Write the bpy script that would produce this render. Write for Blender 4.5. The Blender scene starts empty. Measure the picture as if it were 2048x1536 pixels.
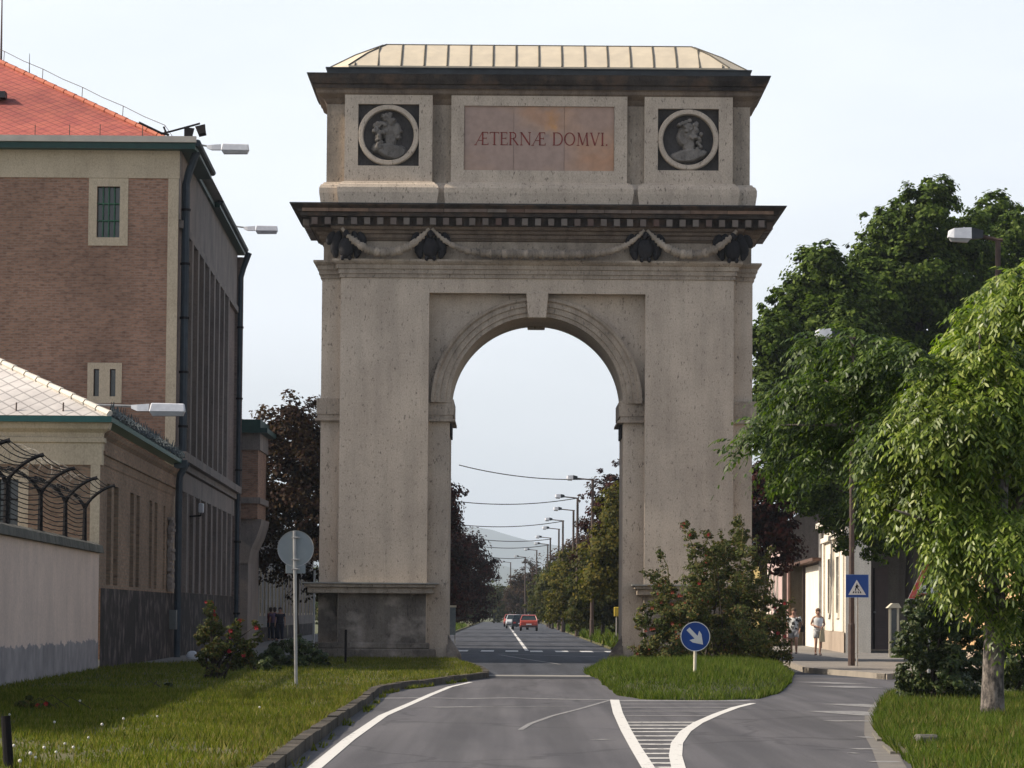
import bpy, math, random
import numpy as np
from mathutils import Vector, Matrix, noise as mnoise

S = bpy.context.scene
COL = S.collection
PI = math.pi
random.seed(7)

# ------------------------------------------------------------------ camera
FPX = 7130.0            # focal length in pixels of the 2048 px wide photograph
EYE = 1.6
TH = math.atan2(458, FPX); RO = .0075
_F = Vector((0, math.cos(TH), math.sin(TH))); _U0 = Vector((0, -math.sin(TH), math.cos(TH))); _R0 = Vector((1, 0, 0))
_R = math.cos(RO)*_R0 + math.sin(RO)*_U0
_U = math.cos(RO)*_U0 - math.sin(RO)*_R0
cd = bpy.data.cameras.new('camera'); cam = bpy.data.objects.new('camera', cd); COL.objects.link(cam)
m = Matrix.Identity(4)
for i in range(3):
    m[i][0] = _R[i]; m[i][1] = _U[i]; m[i][2] = -_F[i]; m[i][3] = (0, 0, EYE)[i]
cam.matrix_world = m
cd.sensor_width = 36; cd.lens = 36*FPX/2048; cd.clip_start = .5; cd.clip_end = 40000
S.camera = cam

# ------------------------------------------------------------------ light
SUN_EL = math.radians(37)
SUN_DIR = Vector((-math.cos(SUN_EL), -.025*math.cos(SUN_EL), math.sin(SUN_EL)))
w = bpy.data.worlds.new('World'); S.world = w; w.use_nodes = True
nt = w.node_tree; N = nt.nodes; LK = nt.links
bg = N['Background']
sky = N.new('ShaderNodeTexSky'); sky.sky_type = 'NISHITA'; sky.sun_disc = False
sky.sun_elevation = SUN_EL; sky.sun_rotation = math.radians(-91.4)
sky.air_density = 1.0; sky.dust_density = 3.0; sky.ozone_density = 1.0
tc = N.new('ShaderNodeTexCoord'); mp = N.new('ShaderNodeMapping'); mp.inputs['Scale'].default_value = (2.2, 2.2, 7)
ns = N.new('ShaderNodeTexNoise'); ns.inputs['Scale'].default_value = 1.6; ns.inputs['Detail'].default_value = 5
rp = N.new('ShaderNodeValToRGB'); rp.color_ramp.elements[0].position = .35; rp.color_ramp.elements[1].position = .72
mx = N.new('ShaderNodeMixRGB'); mx.inputs['Color2'].default_value = (9.0, 9.3, 9.9, 1)
ma = N.new('ShaderNodeMath'); ma.operation = 'MULTIPLY_ADD'; ma.inputs[1].default_value = .25; ma.inputs[2].default_value = .56
LK.new(tc.outputs['Generated'], mp.inputs[0]); LK.new(mp.outputs[0], ns.inputs['Vector']); LK.new(ns.outputs['Fac'], rp.inputs[0])
LK.new(rp.outputs[0], ma.inputs[0])
sx_ = N.new('ShaderNodeSeparateXYZ'); LK.new(tc.outputs['Generated'], sx_.inputs[0])
mr = N.new('ShaderNodeMapRange'); mr.interpolation_type = 'SMOOTHSTEP'; mr.inputs[1].default_value = .16; mr.inputs[2].default_value = .42; mr.inputs[3].default_value = 1; mr.inputs[4].default_value = .12
LK.new(sx_.outputs[2], mr.inputs[0])
mu = N.new('ShaderNodeMath'); mu.operation = 'MULTIPLY'; LK.new(ma.outputs[0], mu.inputs[0]); LK.new(mr.outputs[0], mu.inputs[1]); LK.new(mu.outputs[0], mx.inputs['Fac'])
LK.new(sky.outputs[0], mx.inputs['Color1']); LK.new(mx.outputs[0], bg.inputs['Color'])
bg.inputs['Strength'].default_value = .105
sl = bpy.data.lights.new('sun', 'SUN'); sl.energy = 5.0; sl.angle = math.radians(.5); sl.color = (1, .9, .76)
so = bpy.data.objects.new('sun', sl); COL.objects.link(so)
so.rotation_euler = SUN_DIR.to_track_quat('Z', 'Y').to_euler()
S.view_settings.view_transform = 'Standard'; S.view_settings.look = 'None'; S.view_settings.gamma = 1
S.view_settings.use_curve_mapping = False
S.view_settings.exposure = 0.45
S.render.engine = 'CYCLES'
S.cycles.max_bounces = 6; S.cycles.diffuse_bounces = 3; S.cycles.glossy_bounces = 2
S.cycles.transparent_max_bounces = 8; S.cycles.volume_bounces = 0

# ------------------------------------------------------------------ where a sight line meets the ground or a depth
def ray(u, v): return _F + _R*((u-1024)/FPX) - _U*((v-768)/FPX)
def G(u, v, z=0.0):
    d = ray(u, v); t = (z-EYE)/d.z
    return Vector((d.x*t, d.y*t, z))
def A(u, v, Y):
    d = ray(u, v); t = Y/d.y
    return Vector((d.x*t, Y, EYE+d.z*t))

# ------------------------------------------------------------------ mesh helpers
ORG = {}
def org(p): return ORG.get(p.name, Vector((0, 0, 0))) if p else Vector((0, 0, 0))
def tag(o, label=None, cat=None, group=None, kind=None):
    if label: o['label'] = label
    if cat: o['category'] = cat
    if group: o['group'] = group
    if kind: o['kind'] = kind
    return o
def thing(name, label, cat, loc=(0, 0, 0), group=None):
    o = bpy.data.objects.new(name, None); COL.objects.link(o); o.location = loc
    o.empty_display_size = .2
    ORG[o.name] = Vector(loc)
    return tag(o, label, cat, group)
def link(name, me, mat, parent):
    o = bpy.data.objects.new(name, me); COL.objects.link(o)
    if mat: me.materials.append(mat)
    if parent:
        o.parent = parent; ORG[o.name] = org(parent)
    return o
def copy_tree(o, loc, rz=0, parent=None, label=None, scale=None):
    c = o.copy(); COL.objects.link(c)
    if parent: c.parent = parent
    else:
        c.location = loc; c.rotation_euler = (0, 0, rz)
        if scale: c.scale = scale if hasattr(scale, '__len__') else (scale,)*3
        if label: c['label'] = label
    for ch in list(o.children): copy_tree(ch, None, 0, c)
    return c
def frame_of(ax):
    ax = ax.normalized()
    a = Vector((0, 0, 1)) if abs(ax.z) < .9 else Vector((1, 0, 0))
    s = ax.cross(a).normalized(); return s, s.cross(ax).normalized()
class MB:
    def __init__(s): s.v = []; s.f = []
    def add(s, vs, fs):
        b = len(s.v); s.v += [tuple(x) for x in vs]; s.f += [tuple(b+i for i in f) for f in fs]; return s
    def hexa(s, p): return s.add(p, [(0, 3, 2, 1), (4, 5, 6, 7), (0, 1, 5, 4), (1, 2, 6, 5), (2, 3, 7, 6), (3, 0, 4, 7)])
    def box(s, x0, x1, y0, y1, z0, z1):
        return s.hexa([(x0, y0, z0), (x1, y0, z0), (x1, y1, z0), (x0, y1, z0), (x0, y0, z1), (x1, y0, z1), (x1, y1, z1), (x0, y1, z1)])
    def obox(s, o, d, s0, s1, z0, z1, t0, t1):
        n = (d[1], -d[0])
        P = lambda a, t, z: (o[0]+d[0]*a+n[0]*t, o[1]+d[1]*a+n[1]*t, z)
        return s.hexa([P(s0, t0, z0), P(s1, t0, z0), P(s1, t1, z0), P(s0, t1, z0), P(s0, t0, z1), P(s1, t0, z1), P(s1, t1, z1), P(s0, t1, z1)])
    def prism(s, poly, z0, z1):
        n = len(poly)
        return s.add([(x, y, z0) for x, y in poly]+[(x, y, z1) for x, y in poly],
                     [tuple(range(n))[::-1], tuple(range(n, 2*n))]+[(i, (i+1) % n, n+(i+1) % n, n+i) for i in range(n)])
    def yprism(s, poly, y0, y1):
        n = len(poly)
        return s.add([(x, y0, z) for x, z in poly]+[(x, y1, z) for x, z in poly],
                     [tuple(range(n)), tuple(range(n, 2*n))[::-1]]+[(i, n+i, n+(i+1) % n, (i+1) % n) for i in range(n)])
    def loft(s, rings, cap=True, closed=True):
        n = len(rings[0]); vs = [p for r in rings for p in r]; fs = []
        for k in range(len(rings)-1):
            for i in range(n if closed else n-1):
                j = (i+1) % n; fs.append((k*n+i, k*n+j, (k+1)*n+j, (k+1)*n+i))
        if cap: fs += [tuple(range(n))[::-1], tuple(range((len(rings)-1)*n, len(rings)*n))]
        return s.add(vs, fs)
    def tube(s, pts, r, seg=7, cap=True, ry=None):
        pts = [Vector(p) for p in pts]; rings = []; pv = None
        for i, p in enumerate(pts):
            ax = (pts[min(i+1, len(pts)-1)]-pts[max(i-1, 0)])
            a, b = frame_of(ax)
            if pv is not None:
                a = (pv-ax.normalized()*pv.dot(ax.normalized())).normalized(); b = a.cross(ax.normalized())
            pv = a
            rr = r[i] if hasattr(r, '__len__') else r
            rings.append([tuple(p+a*(rr*math.cos(2*PI*k/seg))+b*(rr*math.sin(2*PI*k/seg))) for k in range(seg)])
        return s.loft(rings, cap)
    def ell(s, c, r, seg=10, rot=None):
        c = Vector(c); rings = []
        for k in range(seg//2+1):
            t = PI*k/(seg//2); t = min(max(t, .06), PI-.06); ring = []
            for i in range(seg):
                p = Vector((r[0]*math.sin(t)*math.cos(2*PI*i/seg), r[1]*math.sin(t)*math.sin(2*PI*i/seg), -r[2]*math.cos(t)))
                if rot: p = rot @ p
                ring.append(tuple(c+p))
            rings.append(ring)
        return s.loft(rings)
    def ribbon(s, pts, wd, z0, z1, side=0):
        L = []; R = []
        pts = [Vector((p[0], p[1])) for p in pts]
        for i, p in enumerate(pts):
            d = (pts[min(i+1, len(pts)-1)]-pts[max(i-1, 0)]).normalized(); n = Vector((d.y, -d.x))
            a = p+n*(wd*(.5+side*.5)); b = p-n*(wd*(.5-side*.5)); L.append(a); R.append(b)
        rings = [[(a.x, a.y, z0), (a.x, a.y, z1), (b.x, b.y, z1), (b.x, b.y, z0)] for a, b in zip(L, R)]
        return s.loft(rings)
    def flat(s, pts, wd, z):
        L = []; pts = [Vector((p[0], p[1])) for p in pts]
        for i, p in enumerate(pts):
            d = (pts[min(i+1, len(pts)-1)]-pts[max(i-1, 0)]).normalized(); n = Vector((d.y, -d.x))
            ww = wd[i] if hasattr(wd, '__len__') else wd
            L.append([(p.x-n.x*ww/2, p.y-n.y*ww/2, z), (p.x+n.x*ww/2, p.y+n.y*ww/2, z)])
        return s.loft(L, cap=False, closed=False)
    def build(s, name, mat, parent=None, smooth=False, bev=0):
        o3 = org(parent)
        me = bpy.data.meshes.new(name)
        me.from_pydata([(x-o3.x, y-o3.y, z-o3.z) for x, y, z in s.v], [], s.f); me.update()
        if smooth:
            me.polygons.foreach_set('use_smooth', [True]*len(me.polygons))
        o = link(name, me, mat, parent)
        if bev:
            b = o.modifiers.new('bevel', 'BEVEL'); b.width = bev; b.segments = 1; b.limit_method = 'ANGLE'; b.angle_limit = .6
        return o
def npmesh(name, V, k, mat, parent=None, rel=True):
    """V: (n*k,3) points, each run of k points one face"""
    V = np.asarray(V, dtype=np.float32).reshape(-1, 3)
    if rel: V = V-np.array(org(parent), dtype=np.float32)
    n = len(V); nf = n//k
    me = bpy.data.meshes.new(name); me.vertices.add(n); me.vertices.foreach_set('co', V.ravel())
    me.loops.add(n); me.loops.foreach_set('vertex_index', np.arange(n, dtype=np.int32))
    me.polygons.add(nf); me.polygons.foreach_set('loop_start', np.arange(0, n, k, dtype=np.int32))
    me.update(calc_edges=True)
    return link(name, me, mat, parent)

# ------------------------------------------------------------------ materials
def newmat(name):
    mt = bpy.data.materials.new(name); mt.use_nodes = True
    return mt, mt.node_tree.nodes, mt.node_tree.links, mt.node_tree.nodes['Principled BSDF']
def coords(nd, lk, scale=(1, 1, 1), kind='Object'):
    t = nd.new('ShaderNodeTexCoord'); p = nd.new('ShaderNodeMapping'); p.inputs['Scale'].default_value = scale
    lk.new(t.outputs[kind], p.inputs[0]); return p.outputs[0]
def tex(nd, lk, vec, scale, detail=4, rough=.6):
    n = nd.new('ShaderNodeTexNoise'); n.inputs['Scale'].default_value = scale; n.inputs['Detail'].default_value = detail
    n.inputs['Roughness'].default_value = rough; lk.new(vec, n.inputs['Vector']); return n.outputs['Fac']
def ramp(nd, lk, fac, cols, pos=None):
    r = nd.new('ShaderNodeValToRGB'); e = r.color_ramp.elements
    while len(e) < len(cols): e.new(.5)
    for i, c in enumerate(cols):
        e[i].position = pos[i] if pos else .3+.4*i/max(1, len(cols)-1)
        e[i].color = (*c, 1) if hasattr(c, '__len__') else (c, c, c, 1)
    lk.new(fac, r.inputs[0]); return r.outputs[0]
def mixc(nd, lk, a, b, fac=1.0, mode='MULTIPLY'):
    x = nd.new('ShaderNodeMixRGB'); x.blend_type = mode
    for s_, i in ((fac, 0), (a, 1), (b, 2)):
        if hasattr(s_, 'links') or isinstance(s_, bpy.types.NodeSocket): lk.new(s_, x.inputs[i])
        else: x.inputs[i].default_value = s_ if i == 0 else (*s_, 1)
    return x.outputs[0]
def bumped(nd, lk, p, fac, st, dist=.02):
    b = nd.new('ShaderNodeBump'); b.inputs['Strength'].default_value = st; b.inputs['Distance'].default_value = dist
    lk.new(fac, b.inputs['Height']); lk.new(b.outputs[0], p.inputs['Normal'])
def mk(name, c1, c2=None, scale=2, rough=.8, bump=0, bscale=30, stretch=(1, 1, 1), metal=0, spec=.3):
    mt, nd, lk, p = newmat(name)
    p.inputs['Roughness'].default_value = rough; p.inputs['Metallic'].default_value = metal
    p.inputs['Specular IOR Level'].default_value = spec
    c2 = c2 or tuple(x*.75 for x in c1)
    v = coords(nd, lk, stretch)
    lk.new(ramp(nd, lk, tex(nd, lk, v, scale), [c1, c2]), p.inputs['Base Color'])
    if bump: bumped(nd, lk, p, tex(nd, lk, v, bscale, 3), bump)
    return mt
def stone(name, c1, c2, fleck=.45, streak=.75, stain=None, bump=.5):
    mt, nd, lk, p = newmat(name); p.inputs['Roughness'].default_value = .9; p.inputs['Specular IOR Level'].default_value = .2
    v = coords(nd, lk)
    c = ramp(nd, lk, tex(nd, lk, v, .55, 6, .65), [c1, c2], [.35, .65])
    st = ramp(nd, lk, tex(nd, lk, coords(nd, lk, (2.2, 2.2, .22)), 1.3, 5), [streak, 1.0], [.34, .56])
    c = mixc(nd, lk, c, st, .8)
    fl = ramp(nd, lk, tex(nd, lk, coords(nd, lk, (13, 13, 5)), 1.0, 3, .75), [fleck, 1.0], [.34, .405])
    c = mixc(nd, lk, c, fl, .85)
    fl2 = ramp(nd, lk, tex(nd, lk, coords(nd, lk, (26, 26, 17)), 1.0, 2, .7), [.82, 1.08], [.35, .62])
    c = mixc(nd, lk, c, fl2, .8)
    if stain:
        sm = ramp(nd, lk, tex(nd, lk, coords(nd, lk, (.8, .8, .9)), 1.7, 4), [0.0, 1.0], [.5, .68])
        c = mixc(nd, lk, c, stain, sm, 'MIX')
    lk.new(c, p.inputs['Base Color'])
    bumped(nd, lk, p, tex(nd, lk, v, 14, 5, .7), bump, .03)
    return mt
def brick(name, c1, c2, mortar, scale=1.0, dirt=.75):
    mt, nd, lk, p = newmat(name); p.inputs['Roughness'].default_value = .9; p.inputs['Specular IOR Level'].default_value = .2
    t = nd.new('ShaderNodeTexCoord'); sp = nd.new('ShaderNodeSeparateXYZ'); lk.new(t.outputs['Object'], sp.inputs[0])
    ad = nd.new('ShaderNodeMath'); ad.operation = 'ADD'; lk.new(sp.outputs[0], ad.inputs[0]); lk.new(sp.outputs[1], ad.inputs[1])
    cb = nd.new('ShaderNodeCombineXYZ'); lk.new(ad.outputs[0], cb.inputs[0]); lk.new(sp.outputs[2], cb.inputs[1])
    b = nd.new('ShaderNodeTexBrick'); lk.new(cb.outputs[0], b.inputs['Vector'])
    b.inputs['Color1'].default_value = (*c1, 1); b.inputs['Color2'].default_value = (*c2, 1); b.inputs['Mortar'].default_value = (*mortar, 1)
    b.inputs['Scale'].default_value = scale; b.inputs['Brick Width'].default_value = .27; b.inputs['Row Height'].default_value = .085
    b.inputs['Mortar Size'].default_value = .012
    v = coords(nd, lk)
    d = ramp(nd, lk, tex(nd, lk, v, .35, 6, .6), [dirt, 1.12], [.36, .62])
    c = mixc(nd, lk, b.outputs['Color'], d, 1)
    d2 = ramp(nd, lk, tex(nd, lk, coords(nd, lk, (4, 4, 12)), 1.2, 3), [.6, 1.1], [.34, .5])
    lk.new(mixc(nd, lk, c, d2, .8), p.inputs['Base Color'])
    bumped(nd, lk, p, b.outputs['Fac'], -.4, .01)
    return mt
def leafmat(name, cols, trans=.35, rough=.6, spec=.08):
    mt, nd, lk, p = newmat(name)
    g = nd.new('ShaderNodeNewGeometry')
    c0 = ramp(nd, lk, g.outputs['Random Per Island'], cols, [i/(len(cols)-1) for i in range(len(cols))])
    cl = ramp(nd, lk, tex(nd, lk, coords(nd, lk), .7, 3), [.72, 1.2], [.35, .65])
    c = mixc(nd, lk, c0, cl, 1)
    lk.new(c, p.inputs['Base Color']); p.inputs['Roughness'].default_value = rough; p.inputs['Specular IOR Level'].default_value = spec
    tr = nd.new('ShaderNodeBsdfTranslucent'); lk.new(mixc(nd, lk, c, (1.3, 1.5, .5), 1), tr.inputs[0])
    mxs = nd.new('ShaderNodeMixShader'); mxs.inputs[0].default_value = trans
    lk.new(p.outputs[0], mxs.inputs[1]); lk.new(tr.outputs[0], mxs.inputs[2]); lk.new(mxs.outputs[0], nd['Material Output'].inputs[0])
    return mt
def tiles(name, c1, c2, line, sx, sz, dark=.8):
    """diamond slate roof: two families of slanting joints"""
    mt, nd, lk, p = newmat(name); p.inputs['Roughness'].default_value = .75
    t = nd.new('ShaderNodeTexCoord'); sp = nd.new('ShaderNodeSeparateXYZ'); lk.new(t.outputs['Object'], sp.inputs[0])
    outs = []
    for sg in (1, -1):
        a = nd.new('ShaderNodeMath'); a.operation = 'MULTIPLY'; lk.new(sp.outputs[2], a.inputs[0]); a.inputs[1].default_value = sz*sg
        b = nd.new('ShaderNodeMath'); b.operation = 'MULTIPLY_ADD'; lk.new(sp.outputs[0], b.inputs[0]); b.inputs[1].default_value = sx; lk.new(a.outputs[0], b.inputs[2])
        c = nd.new('ShaderNodeMath'); c.operation = 'PINGPONG'; lk.new(b.outputs[0], c.inputs[0]); c.inputs[1].default_value = .5
        outs.append(c.outputs[0])
    mn = nd.new('ShaderNodeMath'); mn.operation = 'MINIMUM'; lk.new(outs[0], mn.inputs[0]); lk.new(outs[1], mn.inputs[1])
    l_ = ramp(nd, lk, mn.outputs[0], [line, 1.0], [.03, .09])
    c = ramp(nd, lk, tex(nd, lk, coords(nd, lk, (1.2, 1.2, 3)), 1.4, 5), [c1, c2], [.38, .62])
    c = mixc(nd, lk, c, l_, 1)
    d = ramp(nd, lk, tex(nd, lk, coords(nd, lk, (.5, .5, .5)), .8, 4), [dark, 1.05], [.35, .6])
    lk.new(mixc(nd, lk, c, d, 1), p.inputs['Base Color'])
    bumped(nd, lk, p, mn.outputs[0], .3, .02)
    return mt

M = {}
M['stone'] = stone('pale_stone', (.55, .46, .365), (.44, .365, .29), .32, .84)
M['stone2'] = stone('carved_stone', (.45, .375, .295), (.28, .23, .18), .4, .66, bump=.7)
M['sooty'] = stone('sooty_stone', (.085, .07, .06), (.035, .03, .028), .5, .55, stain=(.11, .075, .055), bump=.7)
M['brownstone'] = stone('brown_stained_stone', (.24, .18, .13), (.13, .10, .08), .6, .6, bump=.6)
M['socle'] = stone('weathered_socle', (.24, .205, .17), (.085, .073, .063), .5, .7, stain=(.34, .295, .25), bump=.8)
M['recess'] = stone('soot_dark_stone', (.1, .09, .085), (.05, .046, .045), .6, .7)
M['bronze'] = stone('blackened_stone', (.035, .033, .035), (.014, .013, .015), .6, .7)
M['bust'] = stone('relief_stone', (.25, .225, .2), (.11, .10, .09), .55, .6, bump=.9)
M['lead'] = mk('dark_sheet_metal', (.045, .05, .055), (.025, .028, .03), 3, .6)
M['paleroof'] = mk('pale_sheet_metal', (.54, .465, .35), (.45, .39, .30), 2.2, .75, .2, 3, (1, 1, .6))
M['seam'] = mk('roof_seam', (.09, .08, .06), None, 3, .7)
M['letter'] = mk('faded_red_letter_paint', (.26, .055, .045), (.17, .045, .04), 5, .9)
M['bricks'] = brick('brown_brick', (.30, .17, .115), (.215, .12, .082), (.24, .175, .135), 1.0, .78)
M['bricklow'] = brick('orange_brown_brick', (.27, .175, .115), (.20, .13, .09), (.20, .155, .11), 1.0, .78)
M['brickside'] = brick('dark_plum_brick', (.20, .145, .125), (.15, .11, .095), (.16, .13, .115), 1.0, .8)
M['cream'] = stone('cream_render', (.52, .43, .31), (.44, .36, .255), .8, .9, bump=.25)
M['greyrend'] = stone('grey_render', (.27, .225, .20), (.185, .16, .145), .7, .75, bump=.3)
M['darkplinth'] = stone('shade_darkened_plinth', (.045, .034, .031), (.024, .019, .018), .7, .75, stain=(.14, .11, .10), bump=.4)  # dark brown with pale patches, base colour lowered to carry deep shade
M['wallgrey'] = stone('patchy_white_render', (.66, .51, .42), (.54, .42, .35), .8, .93, bump=.3)
M['wallfoot'] = stone('blue_grey_render', (.27, .245, .24), (.19, .175, .175), .7, .85, bump=.4)
M['coping'] = stone('mossy_concrete', (.16, .15, .125), (.08, .078, .065), .55, .6, bump=.9)
M['redroof'] = tiles('red_slate', (.30, .066, .052), (.39, .10, .066), .5, 2.6, 5.2, .78)
M['whiteroof'] = tiles('pale_slate', (.56, .52, .48), (.48, .44, .41), .55, 2.1, 3.8, .85)
M['green'] = mk('dark_green_paint', (.018, .06, .05), (.012, .042, .038), 4, .5)
M['teal'] = mk('teal_paint', (.025, .11, .10), (.018, .08, .075), 4, .5)
M['gutter'] = mk('grey_zinc', (.34, .33, .31), (.24, .23, .22), 3, .55, metal=.2)
M['pipe'] = mk('dark_downpipe', (.035, .05, .065), (.022, .03, .04), 3, .6)
M['glass'] = mk('dark_window_glass', (.012, .018, .02), (.02, .032, .03), 3, .12, spec=.6)
M['greenbars'] = mk('green_window_bars', (.03, .13, .06), (.02, .08, .04), 3, .5)
M['black'] = mk('black_iron', (.009, .008, .009), (.014, .012, .012), 9, .8, spec=.1)
M['rust'] = mk('rusted_steel', (.085, .055, .045), (.05, .035, .03), 5, .75)
M['galv'] = mk('galvanised_steel', (.36, .355, .34), (.27, .265, .26), 6, .45, metal=.35)
M['signback'] = mk('grey_sign_back', (.24, .27, .28), (.20, .225, .235), 2.2, .6, metal=.1)
M['white'] = mk('white_paint', (.74, .74, .72), (.62, .62, .60), 5, .45)
M['lamphood'] = mk('pale_lamp_hood', (.62, .63, .66), (.5, .51, .54), 6, .4)
M['lens'] = mk('cloudy_lamp_lens', (.42, .42, .43), (.33, .33, .34), 5, .25)
M['blue'] = mk('sign_blue', (.006, .05, .24), (.006, .042, .20), 2, .45)
M['signred'] = mk('faded_sign_red', (.42, .045, .04), (.5, .10, .08), 4, .5)
M['signwhite'] = mk('sign_white', (.62, .62, .60), (.54, .54, .52), 4, .5)
M['creampost'] = mk('cream_post', (.62, .56, .43), (.5, .45, .34), 5, .6)
M['roadpaint'] = None
def asphalt(name, c1, c2, patch=1.0):
    mt, nd, lk, p = newmat(name); p.inputs['Roughness'].default_value = .85; p.inputs['Specular IOR Level'].default_value = .3
    v = coords(nd, lk)
    c = ramp(nd, lk, tex(nd, lk, coords(nd, lk, (1, .16, 1)), .9, 6, .6), [c1, c2], [.34, .66])
    tr = ramp(nd, lk, tex(nd, lk, coords(nd, lk, (1.6, .03, 1)), 1.0, 3), [.80, 1.16], [.40, .58])
    c = mixc(nd, lk, c, tr, 1)
    sp_ = ramp(nd, lk, tex(nd, lk, v, 28, 3, .8), [.72, 1.3], [.34, .68])
    c = mixc(nd, lk, c, sp_, .8)
    # sealed cracks
    vo = nd.new('ShaderNodeTexVoronoi'); vo.feature = 'DISTANCE_TO_EDGE'; vo.inputs['Scale'].default_value = .22
    nv = nd.new('ShaderNodeMixRGB'); nv.blend_type = 'ADD'; nv.inputs[0].default_value = 1.2
    nx = nd.new('ShaderNodeTexNoise'); nx.inputs['Scale'].default_value = .6; lk.new(v, nx.inputs['Vector'])
    lk.new(coords(nd, lk, (1, .35, 1)), nv.inputs[1]); lk.new(nx.outputs['Color'], nv.inputs[2]); lk.new(nv.outputs[0], vo.inputs['Vector'])
    ck = ramp(nd, lk, vo.outputs['Distance'], [.72, 1.0], [.004, .014])
    c = mixc(nd, lk, c, ck, patch)
    lk.new(c, p.inputs['Base Color']); bumped(nd, lk, p, tex(nd, lk, v, 45, 3), .35, .01)
    return mt
M['asphalt'] = asphalt('worn_asphalt', (.086, .081, .083), (.066, .062, .066))
M['asphalt2'] = asphalt('newer_blue_asphalt', (.046, .048, .056), (.034, .036, .044), .3)
def roadpaint(name, col, wear):
    mt, nd, lk, p = newmat(name); p.inputs['Roughness'].default_value = .7
    v = coords(nd, lk)
    f = ramp(nd, lk, tex(nd, lk, coords(nd, lk, (1, .4, 1)), 7, 5, .75), [0.0, 1.0], [wear, wear+.12])
    lk.new(mixc(nd, lk, (.13, .125, .12), col, f, 'MIX'), p.inputs['Base Color'])
    return mt
M['line'] = roadpaint('white_road_paint', (.56, .54, .50), .30)
M['lineworn'] = roadpaint('worn_road_paint', (.36, .34, .31), .38)
M['linefaint'] = roadpaint('faint_paint_and_sun_streak', (.215, .205, .195), .40)
M['pave'] = stone('grey_pavement', (.24, .22, .195), (.18, .165, .15), .7, .85, bump=.4)
M['kerb'] = stone('stained_kerbstone', (.11, .092, .072), (.05, .044, .035), .5, .6, bump=.9)
M['soil'] = mk('lawn_soil', (.12, .10, .045), (.04, .05, .014), 1.2, .95, .8, 14)
M['field'] = mk('far_ground', (.10, .10, .05), (.07, .08, .035), .05, .95)
M['bark'] = stone('mottled_bark', (.24, .205, .18), (.11, .09, .08), .12, .6, stain=(.035, .03, .028), bump=1.0)
mt, nd, lk, p = newmat('blotched_bark'); p.inputs['Roughness'].default_value = .9
c = ramp(nd, lk, tex(nd, lk, coords(nd, lk, (9, 9, 5)), 1.0, 5, .7), [(.035, .03, .027), (.15, .125, .105), (.23, .20, .175)], [.42, .54, .66])
lk.new(c, p.inputs['Base Color']); bumped(nd, lk, p, tex(nd, lk, coords(nd, lk, (9, 9, 4)), 1.6, 5, .7), 1.0, .03); M['bark'] = mt
M['darkbark'] = mk('dark_bark', (.045, .035, .03), (.03, .024, .02), 5, .9, .6, 12)
M['leafbright'] = leafmat('bright_compound_leaf', [(.042, .07, .007), (.09, .14, .011), (.175, .235, .024), (.31, .34, .085)], .38, .42, .35)
M['leafgreen'] = leafmat('deep_green_leaf', [(.022, .04, .006), (.042, .07, .010), (.07, .105, .016), (.12, .16, .03)], .25)
M['leafdark'] = leafmat('dark_hedge_leaf', [(.014, .028, .006), (.026, .045, .010), (.045, .065, .014), (.09, .10, .03)], .2, .4, .25)
M['leafplum'] = leafmat('plum_red_leaf', [(.010, .004, .005), (.020, .006, .007), (.05, .011, .010), (.028, .016, .008)], .25)
M['leafbrown'] = leafmat('bronze_plum_leaf', [(.018, .009, .008), (.032, .013, .010), (.04, .026, .012), (.06, .032, .015)], .25)
M['leafyellow'] = leafmat('yellowing_leaf', [(.04, .045, .008), (.075, .075, .012), (.13, .10, .018), (.03, .04, .008)], .3)
M['leafolive'] = leafmat('olive_leaf', [(.025, .032, .008), (.042, .05, .011), (.07, .058, .014), (.032, .042, .01)], .3)
M['leafrose'] = leafmat('rose_leaf', [(.03, .042, .012), (.05, .065, .018), (.105, .115, .035), (.11, .06, .022)], .25)
M['petal'] = mk('red_petal', (.45, .02, .03), (.3, .015, .02), 9, .6)
M['hip'] = mk('orange_red_hip', (.28, .05, .02), (.2, .03, .015), 9, .6)
M['clock'] = mk('dandelion_clock', (.6, .58, .52), (.45, .43, .38), 30, .9)
M['stalk'] = mk('dry_stalk', (.22, .17, .08), (.12, .13, .04), 8, .8)
def grassmat(name, cols):
    mt = leafmat(name, cols, .35, .6)
    return mt
M['grass'] = grassmat('lawn_grass', [(.045, .062, .006), (.08, .10, .010), (.125, .135, .018), (.19, .155, .045)])
M['grassrich'] = grassmat('long_green_grass', [(.03, .05, .006), (.055, .085, .010), (.09, .125, .018), (.13, .125, .035)])

# ================================================================== GROUND, ROADS
MB().add([(-6000, -60, -.03), (6000, -60, -.03), (6000, 17500, -.03), (-6000, 17500, -.03)], [(0, 1, 2, 3)]).build('ground', M['field']); tag(bpy.data.objects['ground'], kind='structure')
def struct(name, mb, mat, smooth=False):
    o = mb.build(name, mat, None, smooth); tag(o, kind='structure'); return o
mb = MB().add([(-13, -10, 0), (60, -10, 0), (60, 92, 0), (-13, 92, 0)], [(0, 1, 2, 3)])
struct('road', mb, M['asphalt'])
y2 = G(1075, 1354).y
mb = MB().add([(-13, 92, -.001), (60, 92, -.001), (60, 172, -.001), (-13, 172, -.001)], [(0, 1, 2, 3)])
mb.add([(-6, 172, -.001), (6.5, 172, -.001), (6.3, 640, -.001), (-6.5, 640, -.001)], [(0, 1, 2, 3)])
struct('road_beyond', mb, M['asphalt2'])
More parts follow.
